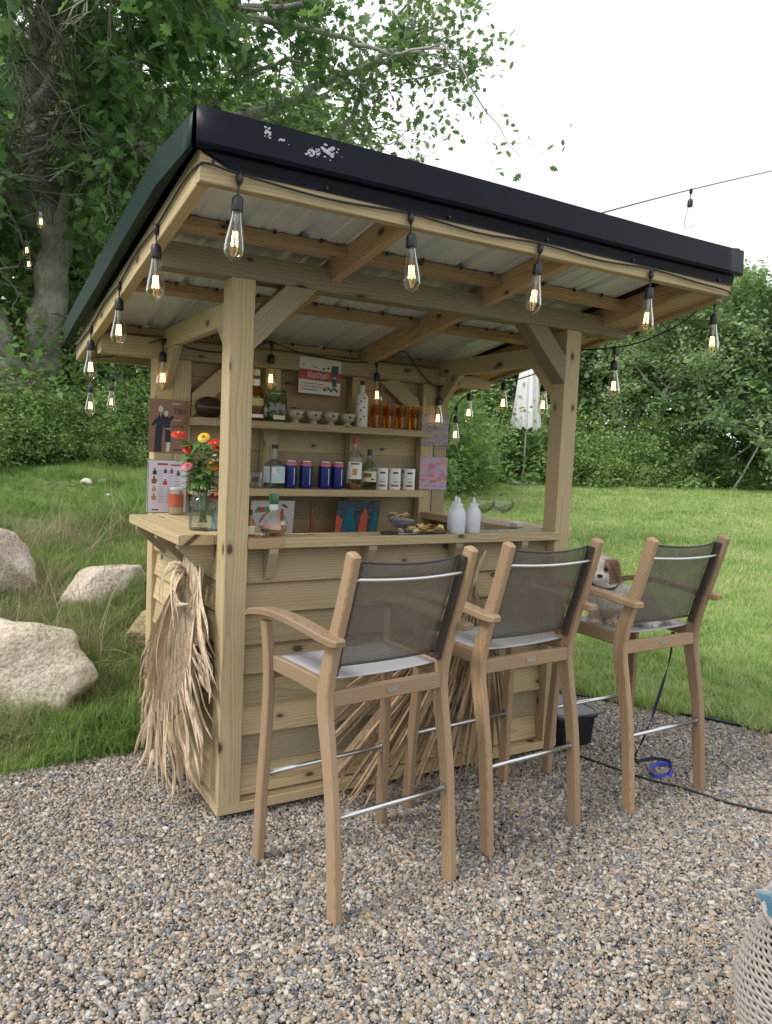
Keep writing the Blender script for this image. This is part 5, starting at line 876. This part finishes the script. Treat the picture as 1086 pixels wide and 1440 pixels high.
# the big oak: hand-led trunk and limbs, twigs grown from them
def oak():
    rg = np.random.default_rng(77); t = thing('oak_tree', 'big leaning oak with rough grey trunk and lobed leaves above the bank', 'tree', (.2, 7.38, 1.15)); b = MB(); tips = []; bare = []
    trunk = [(.18, 7.34, .95), (.2, 7.4, 1.84), (.29, 7.41, 2.6), (.36, 7.43, 3.19), (.41, 7.45, 3.7), (.28, 7.58, 4.28), (.19, 7.69, 4.86), (.17, 7.75, 5.44), (.27, 7.75, 6.04), (.36, 7.76, 6.71), (.47, 7.79, 7.72)]
    fork = [(.04, 7.31, .95), (-.03, 7.29, 1.82), (-.12, 7.28, 2.3), (-.33, 7.34, 2.84), (-.62, 7.34, 3.58), (-.82, 7.32, 4.51)]
    def tb(mb, pts, r0, r1, n=8): q = catmull(pts, 4); mb.tube([v + Vector((.03 * math.sin(i * 1.3), .03 * math.cos(i * 1.7), 0)) for i, v in enumerate(q)], [r0 + (r1 - r0) * i / (len(q) - 1) for i in range(len(q))], n); return q
    tq = tb(b, trunk, .235, .09, 12); fq = tb(b, fork, .22, .08, 12)
    limbs = {'left': [(.2, 7.59, 3.9), (-.16, 7.36, 4.2), (-.56, 7.04, 4.38), (-.95, 6.7, 4.57)], 'right': [(.21, 7.59, 5.24), (.56, 6.96, 5.65), (1.31, 5.93, 5.75), (1.75, 5.2, 5.72), (2.18, 4.59, 5.67)], 'small': [(.27, 7.54, 5.07), (.5, 7.05, 5.05), (.67, 6.72, 5.12), (.99, 6.07, 5.13)], 'mid': [(.38, 7.47, 3.78), (.57, 6.96, 4.53), (.77, 6.37, 4.48), (1.0, 5.76, 4.46)], 'front': [(.27, 7.63, 5.99), (.41, 6.51, 6.15), (.53, 5.24, 5.85), (.56, 4.24, 5.37)], 'front2': [(.34, 7.65, 6.65), (-.04, 6.82, 6.57), (-.32, 5.76, 6.0), (-.54, 4.9, 5.43)]}
    for nm, pts in limbs.items():
        q = tb(b, pts, .12 if nm in ('left', 'right') else .075, .025, 7)
        for i in range(3, len(q), 1 if nm in ('front', 'front2') else 2):
            for _ in range(3): branch(b, q[i], Vector((rg.normal(0, 1), rg.normal(0, 1), rg.normal(-.1, .6))), rg.uniform(.5, .95), .022, 2, 4, tips, rg, (3, 4), .28, -.02, 4)
    for q in (tq[31:], fq[14:]):
        for v in q[::2]:
            for _ in range(3): branch(b, v, Vector((rg.normal(0, 1), rg.normal(-.4, 1), rg.normal(.1, .6))), rg.uniform(.7, 1.4), .028, 2, 4, tips, rg, (3, 4), .28, 0, 4)
    b.build('trunk', BARK, t, smooth=True)
    tips = np.array(tips); n = 17000; P = tips[rg.integers(0, len(tips), n)] + rg.normal(0, .13, (n, 3)); k = ~((P[:, 0] > -.9) & (P[:, 0] < 2.6) & (P[:, 1] < 2.2) & (P[:, 2] < 3.2)) & ~((P[:, 0] > -.25) & (P[:, 0] < .5) & (P[:, 1] < 7.6) & (P[:, 2] < 6.4) & (rg.random(n) < .9)); az = np.degrees(np.arctan2(P[:, 0] + .943, P[:, 1] + 2.713)); k &= ~((np.abs(az - 6.8) < 1.25) & (P[:, 2] < 6.2) & (rg.random(n) < .93)); link('crown', leaf_mesh('crown', P[k], .14, LOBED, rg, .35, .7), OAKLEAF, t)
    # grey, half dead limbs reaching over the roof
    d = MB(); tips2 = []
    for pts, r0 in (([(.71, 7.35, 4.55), (1.48, 6.8, 4.85), (2.16, 6.31, 5.14), (2.53, 5.97, 5.27), (2.72, 5.75, 5.34), (2.94, 5.52, 5.5), (3.11, 5.3, 5.54), (3.32, 5.07, 5.63), (3.51, 4.84, 5.6), (3.82, 4.4, 5.43)], .085), ([(1.6, 6.62, 4.94), (1.89, 6.24, 5.23), (2.15, 5.87, 5.45), (2.43, 5.6, 5.61), (2.58, 5.38, 5.52)], .045), ([(1.75, 5.2, 5.72), (2.68, 4.87, 5.66), (2.93, 4.72, 5.56), (3.24, 4.4, 5.44), (3.53, 4.12, 5.52)], .035), ([(3.03, 5.98, 4.76), (3.2, 5.67, 5.07), (3.31, 5.4, 5.32), (3.34, 5.17, 5.62), (3.4, 5.04, 5.81), (3.48, 4.91, 6.11)], .045)):
        q = tb(d, pts, r0, .010, 7)
        for i in range(4, len(q), 2):
            branch(d, q[i], Vector((rg.normal(.5, .7), rg.normal(-.3, .7), rg.normal(.2, .6))), rg.uniform(.35, .85), .013, 2, 4, tips2, rg, (2, 4), .3, .02, 4)
    d.build('dead_limbs', DEAD, t, smooth=True)
    tips2 = np.array(tips2); n = 3200; P = tips2[rg.integers(0, len(tips2) // 1, n)] + rg.normal(0, .10, (n, 3)); link('outer_leaves', leaf_mesh('outer_leaves', P, .085, LOBED, rg, .35, .5), TREELEAF, t)
oak()
A1 = ((31, 8.5, TREELEAF, .16, 24000, .18), dict(spread=.30)); A2 = ((47, 8.0, TREELEAF, .155, 24000, .17), dict(spread=.34, bare=.22)); A3 = ((63, 7.5, TREELEAF2, .145, 23000, .17), dict(spread=.36, bare=.15, lean=.1))
GL = 'trees on the bank behind the bar'; GRt = 'trees along the far edge of the lawn'
KL = {'a': (A1, TREELEAF), 'b': (A2, TREELEAF), 'c': (A3, TREELEAF2)}
for i, (k, x, y, s, rz) in enumerate((('a', -.5, 12.2, 1.05, 0), ('b', 1.5, 12.0, 1.0, 1.2), ('c', 3.3, 11.4, 1.0, 2.4), ('b', 4.6, 9.8, .98, 4.0), ('a', -2.4, 10.8, 1.0, 3.0), ('c', 2.2, 14.5, .98, 5.1), ('c', 6.0, 13.0, .66, .7))):
    place_tree(k, KL[k][0], x, y, s, rz, 'broadleaf_tree', ['tall leafy tree directly behind the big oak trunk', 'tall tree between the oak and the bar roof', 'dull green tree showing over the roof behind the bar', 'dense tree behind the grey dead limbs over the roof', 'tree at the outer side of the oak away from the bar', 'farthest tall tree rising behind the oak', 'low dull green tree behind the bar and the dead limbs'][i], GL, KL[k][1])
for i, (k, x, y, s, rz) in enumerate((('b', 9.2, 16.2, .80, 1), ('a', 11.9, 17.0, .82, .5), ('c', 14.1, 16.6, .95, 2.2), ('b', 16.6, 15.8, .92, 3.3), ('c', 17.6, 13.6, .90, 4.4), ('a', 20.0, 14.6, 1.04, 5.5), ('b', 20.6, 12.4, .98, .2), ('c', 23.0, 13.2, 1.15, 1.7), ('a', 23.2, 10.6, 1.2, 3.9), ('b', 12.8, 20.0, 1.0, 2.8), ('c', 25.0, 9.0, 1.1, .9), ('a', 18.2, 18.0, 1.05, 4.2))):
    place_tree(k, KL[k][0], x, y, s, rz, 'broadleaf_tree', {'a': 'rounded mid green tree along the far edge of the lawn', 'b': 'dense dark green tree along the far edge of the lawn', 'c': 'low spreading grey green tree at the far lawn edge'}[k], GRt, KL[k][1])
# bare grey stems in front of the right hand wood
r_ = np.random.default_rng(5)
for i, (x, y, ln, lx) in enumerate(((18.2, 10.9, 3.6, .45), (19.5, 10.4, 4.0, -.1), (17.2, 11.6, 4.4, .8))):
    b = MB(); tp = []; z = float(terr(x, y)); branch(b, Vector((x, y, z - .1)), Vector((lx, -.2, 1)), ln, .035, 0, 3, tp, r_, (2, 3), .12, .0, 6); o = b.build('bare_sapling', DEAD, None, smooth=True); tag(o, 'thin bare grey sapling at the lawn edge before the wood', 'sapling', 'bare saplings before the right wood')
# ---- shrubs
def make_bush(seed, n, rad, ht, lsize, tmpl):
    rg = np.random.default_rng(seed); b = MB(); tips = []
    for k in range(13): a = rg.uniform(0, 6.283); branch(b, Vector((rg.normal(0, rad * .22), rg.normal(0, rad * .22), -.1)), Vector((math.cos(a) * .65, math.sin(a) * .65, rg.uniform(.8, 1.5))), ht * rg.uniform(.45, .8), .014, 1, 3, tips, rg, (3, 4), .2, .03, 4)
    tips = np.array(tips); P = tips[rg.integers(0, len(tips), n)] + rg.normal(0, rad * .13, (n, 3)); P[:, 2] = np.maximum(P[:, 2], .02 + .2 * rg.random(n)); low = rg.random(n) < .25; P[low] = np.stack([rg.normal(0, rad * .5, n), rg.normal(0, rad * .5, n), rg.uniform(.02, ht * .5, n)], 1)[low]
    return b.mesh('stems'), leaf_mesh('foliage', P, lsize, tmpl, rg, .7, .2)
_bp = {}
def bush(key, args, mat, x, y, s, rz, label, group):
    if key not in _bp: sm, fm = make_bush(*args); sm.materials.append(BARK); fm.materials.append(mat); _bp[key] = (sm, fm)
    sm, fm = _bp[key]; p = (x, y, float(terr(x, y)) - .03); t = thing('shrub', label, 'shrub', p, 0, group); M = Matrix.Translation(p) @ Matrix.Rotation(rz, 4, 'Z') @ Matrix.Scale(s, 4); link('stems', sm, None, t, M); link('foliage', fm, None, t, M)
BA = ((3, 9000, .8, 1.5, .085, OVAL), BUSHLEAF); BB = ((9, 9000, .8, 1.3, .075, OVAL), BRIGHTLEAF); BC = ((15, 8000, 1.0, 1.8, .11, OVAL), BUSHLEAF); BD = ((21, 7000, .7, 1.0, .06, OVAL), BRIGHTLEAF)
BK = {'A': BA, 'B': BB, 'C': BC, 'D': BD}
r_ = random.Random(8)
row = [('B', -1.5, 6.6, .75), ('D', -1.0, 6.5, .8), ('A', -.75, 7.0, .7), ('D', -.2, 6.6, .7), ('B', .0, 7.0, .62), ('A', .55, 6.95, .7), ('D', .8, 6.75, .75), ('B', 1.05, 7.1, .72), ('A', 1.5, 7.2, .75), ('D', 1.35, 6.9, .6), ('A', 2.0, 7.4, .8), ('B', 2.5, 7.5, .8), ('C', -.4, 8.6, .9), ('C', .9, 8.5, 1.0), ('C', 2.0, 8.9, 1.05), ('C', 3.0, 8.6, 1.0), ('A', 3.4, 8.0, .9), ('C', -1.6, 8.0, 1.0), ('D', -.55, 6.2, .55), ('D', .35, 6.3, .5), ('B', .75, 6.45, .45), ('D', 1.6, 6.6, .5), ('B', -.9, 6.1, .4), ('A', 1.2, 7.9, 1.15), ('A', .2, 8.1, 1.2)]
for i, (k, x, y, s) in enumerate(row): bush(k, *BK[k], x + r_.uniform(-.2, .2), y + r_.uniform(-.45, .25), s * r_.uniform(.7, 1.2), r_.uniform(0, 6.28), {'A': 'leafy green shrub in the undergrowth below the oak', 'B': 'light green shrub in the undergrowth below the oak', 'C': 'tall dark shrub standing behind the undergrowth row', 'D': 'low bright green weed clump at the undergrowth edge'}[k], 'undergrowth along the top of the bank')
row = [('C', 6.6, 10.6, 1.35), ('A', 7.3, 10.3, 1.35), ('C', 8.2, 11.4, 1.5), ('A', 8.7, 11.3, 1.2), ('C', 10.0, 13.4, 1.4), ('B', 9.8, 12.2, 1.1), ('A', 11.2, 14.6, 1.3), ('B', 12.6, 14.9, 1.2), ('C', 13.0, 15.8, 1.5), ('B', 13.9, 14.3, 1.2), ('D', 14.4, 13.0, 1.4), ('B', 14.3, 12.4, 1.5), ('A', 15.0, 12.9, 1.5), ('B', 15.4, 12.0, 1.4), ('A', 16.4, 12.4, 1.4), ('D', 16.5, 11.8, 1.4), ('C', 17.3, 12.4, 1.3), ('A', 18.4, 11.8, 1.3), ('B', 19.2, 11.3, 1.2), ('A', 20.2, 11.0, 1.3), ('C', 21.0, 10.6, 1.3), ('B', 20.9, 9.5, 1.3), ('C', 22.0, 9.2, 1.5), ('C', 18.8, 13.2, 1.6), ('C', 21.5, 12, 1.8), ('C', 15.8, 14.6, 1.7), ('C', 13.5, 15.6, 1.7)]
for i, (k, x, y, s) in enumerate(row): bush(k, *BK[k], x, y, s * r_.uniform(.65, .95), r_.uniform(0, 6.28), {'A': 'leafy green shrub along the far lawn edge', 'B': 'pale green shrub along the far lawn edge', 'C': 'tall dark shrub under the far trees', 'D': 'low pale weed clump at the far lawn edge'}[k], 'shrubs along the far lawn edge')
# ================================================================== umbrella, pouf, tool box, cable, dog
ux, uy = 12.64, 13.07; uz = float(terr(ux, uy)); UMB = thing('garden_umbrella', 'closed white garden umbrella on a pole at the top of the lawn', 'umbrella', (ux, uy, uz))
CANV = plain('white_canvas', (.74, .73, .76), rough=.8, var=.05, scale=20, sheen=.2)
b = MB(); n = 56; rows = []
for z, r, k in ((1.48, .33, .22), (1.52, .345, .20), (1.9, .315, .17), (2.3, .28, .15), (2.7, .245, .13), (3.02, .205, .12), (3.12, .15, .1), (3.17, .04, 0)):
    rows.append([((r * (1 + k * math.cos(10 * 6.283 * j / n) + .06 * math.sin(3 * 6.283 * j / n))) * math.cos(6.283 * j / n), (r * (1 + k * math.cos(10 * 6.283 * j / n))) * math.sin(6.283 * j / n), z + (.04 * math.cos(10 * 6.283 * j / n) if z < 1.6 else 0)) for j in range(n)])
b.rings(rows, True, False); o = b.build('canopy', CANV, UMB, smooth=True, local=True)
b = MB(); b.tube([(0, 0, .1), (0, 0, 3.17)], .024, 10); b.build('pole', plain('white_metal', (.66, .66, .68), rough=.4), UMB, smooth=True, local=True)
b = MB(); b.lathe([(.42, 0), (.42, .06), (.36, .10), (.06, .13), (.05, .32), (.0005, .32)], 24); b.build('base', plain('grey_white_base', (.62, .62, .64), rough=.6), UMB, local=True); b = MB(); b.lathe([(.03, 3.15), (.035, 3.19), (.0005, 3.25)], 10); b.build('finial', MATS['white_metal'], UMB, local=True)
# wicker pouf, partly in frame
PF = thing('wicker_pouf', 'round pale grey woven wicker pouf on the gravel', 'pouf', (.925, -1.855, 0)); WICK = plain('grey_wicker', (.33, .30, .275), rough=.6, var=.2, scale=60); WICKD = plain('wicker_core', (.05, .045, .04), rough=.8)
def pr(z): return .165 + .115 * math.sin(math.pi * min(1, max(0, (z + .05) / .47)))
b = MB(); b.lathe([(.15, .002)] + [(pr(z) - .012, z) for z in np.linspace(.01, .385, 12)] + [(.13, .402), (.0005, .407)], 40); b.build('core', WICKD, PF, smooth=True, local=True)
for k in range(46):                       # woven bands, each going over and under the stakes
    z = .012 + k * .0083; b = MB(); ph = math.pi * (k % 2); b.tube([((pr(z) + .0032 * math.sin(38 * a + ph)) * math.cos(a), (pr(z) + .0032 * math.sin(38 * a + ph)) * math.sin(a), z + .0012 * math.sin(38 * a)) for a in np.linspace(0, 6.2832, 229)], .0045, 5, False); b.build('woven_band', WICK, PF, smooth=True, local=True)
for k in range(8):
    r0 = .235 - k * .028; b = MB(); b.tube([((r0 + .003 * math.sin(20 * a + 3.14 * (k % 2))) * math.cos(a), r0 * math.sin(a), .388 + .018 * (k / 8) + .004 * math.sin(20 * a)) for a in np.linspace(0, 6.2832, 121)], .0085, 5, False); b.build('woven_band', WICK, PF, smooth=True, local=True)
TEAL = plain('teal_fleece', (.012, .10, .15), rough=.9, var=.3, scale=60, sheen=.5, bump=.3); TH = thing('teal_towel', 'rolled teal towel lying on the wicker pouf', 'towel', (.86, -1.80, .385))
b = MB(); rows = []
for i in range(26):
    a = i / 25 * 2 * math.pi * 1.35; rr_ = .030 + .022 * a / 8.5; rows.append([(x, rr_ * math.cos(a), .052 + rr_ * math.sin(a) + .006 * math.sin(9 * x + i * .3)) for x in np.linspace(-.13, .2, 9)])
b.rings(rows, False, False); o = b.build('rolled_cloth', TEAL, TH, Matrix.Rotation(R(-40), 4, 'Z'), smooth=True, local=True); md = o.modifiers.new('thick', 'SOLIDIFY'); md.thickness = .008; o2 = None
b = MB(); b.rings([[(x, y, .014 + .012 * math.sin(6 * x + 9 * y) * .5) for x in np.linspace(-.15, .15, 10)] for y in np.linspace(-.10, .10, 8)], False, False); o = b.build('loose_fold', TEAL, TH, Matrix.Rotation(R(-40), 4, 'Z'), smooth=True, local=True); md = o.modifiers.new('thick', 'SOLIDIFY'); md.thickness = .008
# storage box
TB = thing('storage_box', 'black plastic storage box with sky-lightened lid on the gravel beside the bar', 'box', (1.845, .13, 0), R(-4)); LID = plain('sky_grey_lid', (.10, .105, .135), rough=.28, var=.15, spec=.6)  # lid colour greyed and blued for the sky it reflects
def rr(w_, d_, z, c=.02): A, B_ = w_ / 2, d_ / 2; return [(A, -B_ + c, z), (A, B_ - c, z), (A - c, B_, z), (-A + c, B_, z), (-A, B_ - c, z), (-A, -B_ + c, z), (-A + c, -B_, z), (A - c, -B_, z)]
b = MB(); b.rings([rr(.215, .265, .004), rr(.235, .285, .145), rr(.25, .30, .147), rr(.25, .30, .158)], True, True); b.build('body', BLACKPL, TB, local=True); b = MB(); b.rings([rr(.256, .306, .1585), rr(.258, .308, .172), rr(.235, .285, .180), rr(.228, .278, .176)], True, True); b.build('lid', LID, TB, local=True)
for s in (-1, 1): b = MB(); b.box((s * .132, 0, .15), (.012, .07, .04)); b.build('latch', BLACKPL, TB, local=True)
b = MB(); b.box((0, -.156, .15), (.06, .012, .036)); b.build('latch', BLACKPL, TB, local=True)
# power cable, leash
b = MB(); b.tube(catmull([(1.70, .05, .020), (1.742, -.118, .017), (1.818, -.417, .018), (1.904, -.577, .016), (1.955, -.752, .018), (2.05, -.902, .017), (2.3, -1.25, .018), (2.9, -1.7, .018)], 8), .0055, 7); tag(b.build('power_cable', CABLE, None, smooth=True), 'thin black power cable running over the gravel from the bar', 'cable')
LS = thing('dog_leash', 'blue and black dog leash trailing from the stool seat to the gravel', 'leash', (1.97, -.40, .02)); BLUE = plain('blue_webbing', (.03, .06, .42), rough=.6, var=.25, scale=80); DKB = plain('dark_webbing', (.012, .014, .045), rough=.6)
def strap(pts, w_, nm, mat, side=(1, .3, 0)):
    q = catmull(pts, 6); b = MB(); rows = []; s = Vector(side).normalized()
    for i, v in enumerate(q): tw = math.sin(i * .35) * .9; s2 = Matrix.Rotation(tw, 3, 'Z') @ s; rows.append([v - s2 * w_ / 2, v + s2 * w_ / 2])
    b.rings(rows, False, False); o = b.build(nm, mat, LS); md = o.modifiers.new('thick', 'SOLIDIFY'); md.thickness = .002
strap([(1.925, -.45, .662), (1.915, -.45, .56), (1.885, -.44, .42), (1.86, -.42, .28), (1.855, -.38, .16), (1.885, -.32, .06), (1.93, -.30, .022)], .013, 'strap', DKB)
strap([(1.93, -.30, .022), (1.99, -.29, .020), (2.05, -.31, .024), (2.075, -.37, .026), (2.03, -.42, .022), (1.96, -.455, .020)], .016, 'handle_loop', DKB, (0, .3, 1)); strap([(1.96, -.455, .022), (1.89, -.46, .022), (1.88, -.42, .026), (1.93, -.38, .028), (2.01, -.36, .024), (2.055, -.38, .022), (2.02, -.43, .02), (1.95, -.47, .02)], .018, 'grip', BLUE, (0, .3, 1))
b = MB(); b.box((1.925, -.45, .668), (.014, .010, .022)); b.build('clip', SCREW, LS)
# ---- the dog, sitting on the far stool and looking back past its neighbour
def dog():
    t = thing('dog', 'small fluffy white and tan dog sitting on a bar stool', 'dog', (1.66, -.33, .715)); bm = bmesh.new()
    def ell(c, r, rz=0.0, rx=0.0):
        M = Matrix.Translation(c) @ Matrix.Rotation(rz, 4, 'Z') @ Matrix.Rotation(rx, 4, 'X') @ Matrix.Diagonal((*r, 1)); bmesh.ops.create_icosphere(bm, subdivisions=3, radius=1, matrix=M)
    HX = Vector((1.603, -.30, .955)); fwd = Vector((-.72, -.70, -.08)).normalized(); rt = Vector((-fwd.y, fwd.x, 0)).normalized() * -1
    # trunk: rump on the seat, chest rising over the fore legs
    ell((1.76, -.36, .785), (.10, .085, .075)); ell((1.70, -.34, .80), (.085, .075, .08)); ell((1.645, -.325, .83), (.068, .066, .085)); ell((1.625, -.318, .885), (.050, .050, .06)); ell((1.80, -.40, .765), (.065, .06, .055)); ell((1.78, -.30, .765), (.06, .055, .05))
    for s in (-1, 1):
        b0 = Vector((1.625, -.325, 0)) + rt * (s * .042)
        for z, r in ((.825, .030), (.795, .026), (.765, .023), (.742, .022), (.728, .024)): ell((b0.x + fwd.x * .012, b0.y + fwd.y * .012, z), (r, r, .025))
        ell(b0 + fwd * .030 + Vector((0, 0, .729)), (.026, .026, .015)); ell(Vector((1.755, -.345, .738)) + rt * (s * .085) + fwd * .04, (.05, .028, .022), math.atan2(fwd.y, fwd.x))
    ell(HX, (.058, .056, .054)); ell(HX + fwd * .040 + Vector((0, 0, -.020)), (.036, .034, .028)); ell(HX + fwd * .068 + Vector((0, 0, -.024)), (.022, .022, .018)); ell(HX + Vector((0, 0, .030)) + fwd * .01, (.042, .042, .03)); ell(HX + fwd * .055 + Vector((0, 0, -.044)), (.022, .02, .012))
    for s in (-1, 1):
        for k, dz in enumerate((.018, -.004, -.028, -.048)): ell(HX + rt * (s * (.052 + .006 * k)) - fwd * .010 + Vector((0, 0, dz)), (.017, .024 - .002 * k, .022))
    ell((1.60 + .02, -.315, .915), (.046, .046, .04)); ell((1.86, -.42, .75), (.03, .03, .022)); ell((1.89, -.45, .745), (.026, .02, .018))
    me = bpy.data.meshes.new('dog_body'); bm.to_mesh(me); bm.free(); tmp = bpy.data.objects.new('tmp', me); COL.objects.link(tmp); m1 = tmp.modifiers.new('r', 'REMESH'); m1.mode = 'VOXEL'; m1.voxel_size = .0055; m2 = tmp.modifiers.new('s', 'SMOOTH'); m2.factor = .6; m2.iterations = 6
    dg = bpy.context.evaluated_depsgraph_get(); body = bpy.data.meshes.new_from_object(tmp.evaluated_get(dg)); bpy.data.objects.remove(tmp); body.shade_smooth()
    V = np.zeros(len(body.vertices) * 3, np.float32); body.vertices.foreach_get('co', V); V = V.reshape(-1, 3); Nn = np.zeros(len(V) * 3, np.float32); body.vertices.foreach_get('normal', Nn); Nn = Nn.reshape(-1, 3)
    rgd = np.random.default_rng(3); f = np.array(fwd); r3 = np.array(rt); h = V - np.array(HX)
    def colour(P):
        h = P - np.array(HX); q = h @ f; lat = np.abs(h @ r3); w_ = np.full((len(P), 3), (.80, .76, .71)); head = (np.linalg.norm(h, axis=1) < .10) & (h[:, 2] > -.06)
        ear = head & (lat > .038); patch = head & (lat > .014) & (q > -.01) & (h[:, 2] > -.008) & (q < .062); w_[patch] = (.40, .27, .18); w_[ear] = (.34, .22, .145); w_[head & (q < -.005) & ~ear] = (.58, .46, .35); w_[head & (h[:, 2] > .045)] = (.72, .63, .53); rear = (P[:, 0] > 1.71) & (P[:, 2] > .77); w_[rear] = (.66, .58, .51); leg = (P[:, 2] < .79) & (P[:, 0] < 1.68); w_[leg] = (.70, .57, .46); return w_ * 1.0
    def fm(name):
        m, nt, out = newmat(name); a = nt.nodes.new('ShaderNodeAttribute'); a.attribute_name = 'coat'; p = nt.nodes.new('ShaderNodeBsdfPrincipled'); tc = nt.nodes.new('ShaderNodeTexCoord'); nz = noise_n(nt, tc.outputs['Object'], 130, 3); nt.links.new(mixc(nt, 1.0, a.outputs['Color'], mixc(nt, nz, (.75, .75, .75), (1.2, 1.2, 1.2)), 'MULTIPLY'), p.inputs['Base Color']); p.inputs['Roughness'].default_value = .75; nt.links.new(p.outputs[0], out.inputs[0]); return m
    FUR = fm('dog_coat'); ca = body.attributes.new('coat', 'FLOAT_COLOR', 'POINT'); ca.data.foreach_set('color', np.concatenate([colour(V), np.ones((len(V), 1))], 1).astype(np.float32).ravel()); link('body', body, FUR, t)
    n = 26000; i = rgd.integers(0, len(V), n); P = V[i] + rgd.normal(0, .0015, (n, 3)); face = (np.abs((P - np.array(HX)) @ f - .06) < .035) & (np.linalg.norm(P - np.array(HX), axis=1) < .1); d = Nn[i] * .7 + rgd.normal(0, .28, (n, 3)) + np.array([0, 0, -.55]); d /= np.linalg.norm(d, axis=1)[:, None]; ln = np.where(face, .008, rgd.uniform(.010, .024, n)); s = np.cross(d, rgd.normal(0, 1, (n, 3))); s /= np.linalg.norm(s, axis=1)[:, None] + 1e-6
    w_ = .0011; Q = np.stack([P - s * w_, P + s * w_, P + d * ln[:, None] * .6 + np.array([0, 0, -.001]), P + d * ln[:, None] + np.array([0, 0, -.004])], 1); F = np.arange(n)[:, None] * 4 + np.array([[0, 1, 2, 3]]); F = np.concatenate([F[:, [0, 1, 2]], F[:, [0, 2, 3]]]); fur = np_mesh('fur', Q.reshape(-1, 3), F); c4 = np.repeat(colour(P) * rgd.uniform(.8, 1.25, (n, 1)), 4, 0); ca = fur.attributes.new('coat', 'FLOAT_COLOR', 'POINT'); ca.data.foreach_set('color', np.concatenate([c4, np.ones((len(c4), 1))], 1).astype(np.float32).ravel()); tag(link('fur', fur, FUR, t), kind='stuff')
    EYE = plain('dog_eye', (.012, .006, .004), rough=.1); NOSE = plain('dog_nose', (.012, .010, .010), rough=.3)
    for s in (-1, 1): b = MB(); b.lathe([(.0005, -.0100), (.007, -.0072), (.0100, 0), (.007, .0072), (.0005, .0100)], 12); b.build('eye', EYE, t, Matrix.Translation(HX + fwd * .054 + rt * (s * .024) + Vector((0, 0, .011))), smooth=True)
    b = MB(); b.lathe([(.0005, -.009), (.008, -.007), (.0125, 0), (.010, .006), (.0005, .008)], 14); b.build('nose', NOSE, t, Matrix.Translation(HX + fwd * .090 + Vector((0, 0, -.014))), smooth=True)
    b = MB(); b.tube([HX + fwd * (.080 - .012 * abs(k)) + rt * (.012 * k) + Vector((0, 0, -.036 - .002 * abs(k))) for k in (-2, -1, 0, 1, 2)], .0026, 5); b.build('mouth', NOSE, t)
    b = MB(); c0 = Vector((1.618, -.318, .893)); b.tube([c0 + fwd * (.056 * math.cos(a)) + rt * (.056 * math.sin(a)) + Vector((0, 0, -.014 * math.cos(a))) for a in np.linspace(0, 6.283, 25)], .0055, 6, False); b.build('collar', plain('dark_blue_collar', (.03, .04, .07), rough=.5), t, smooth=True)
dog()
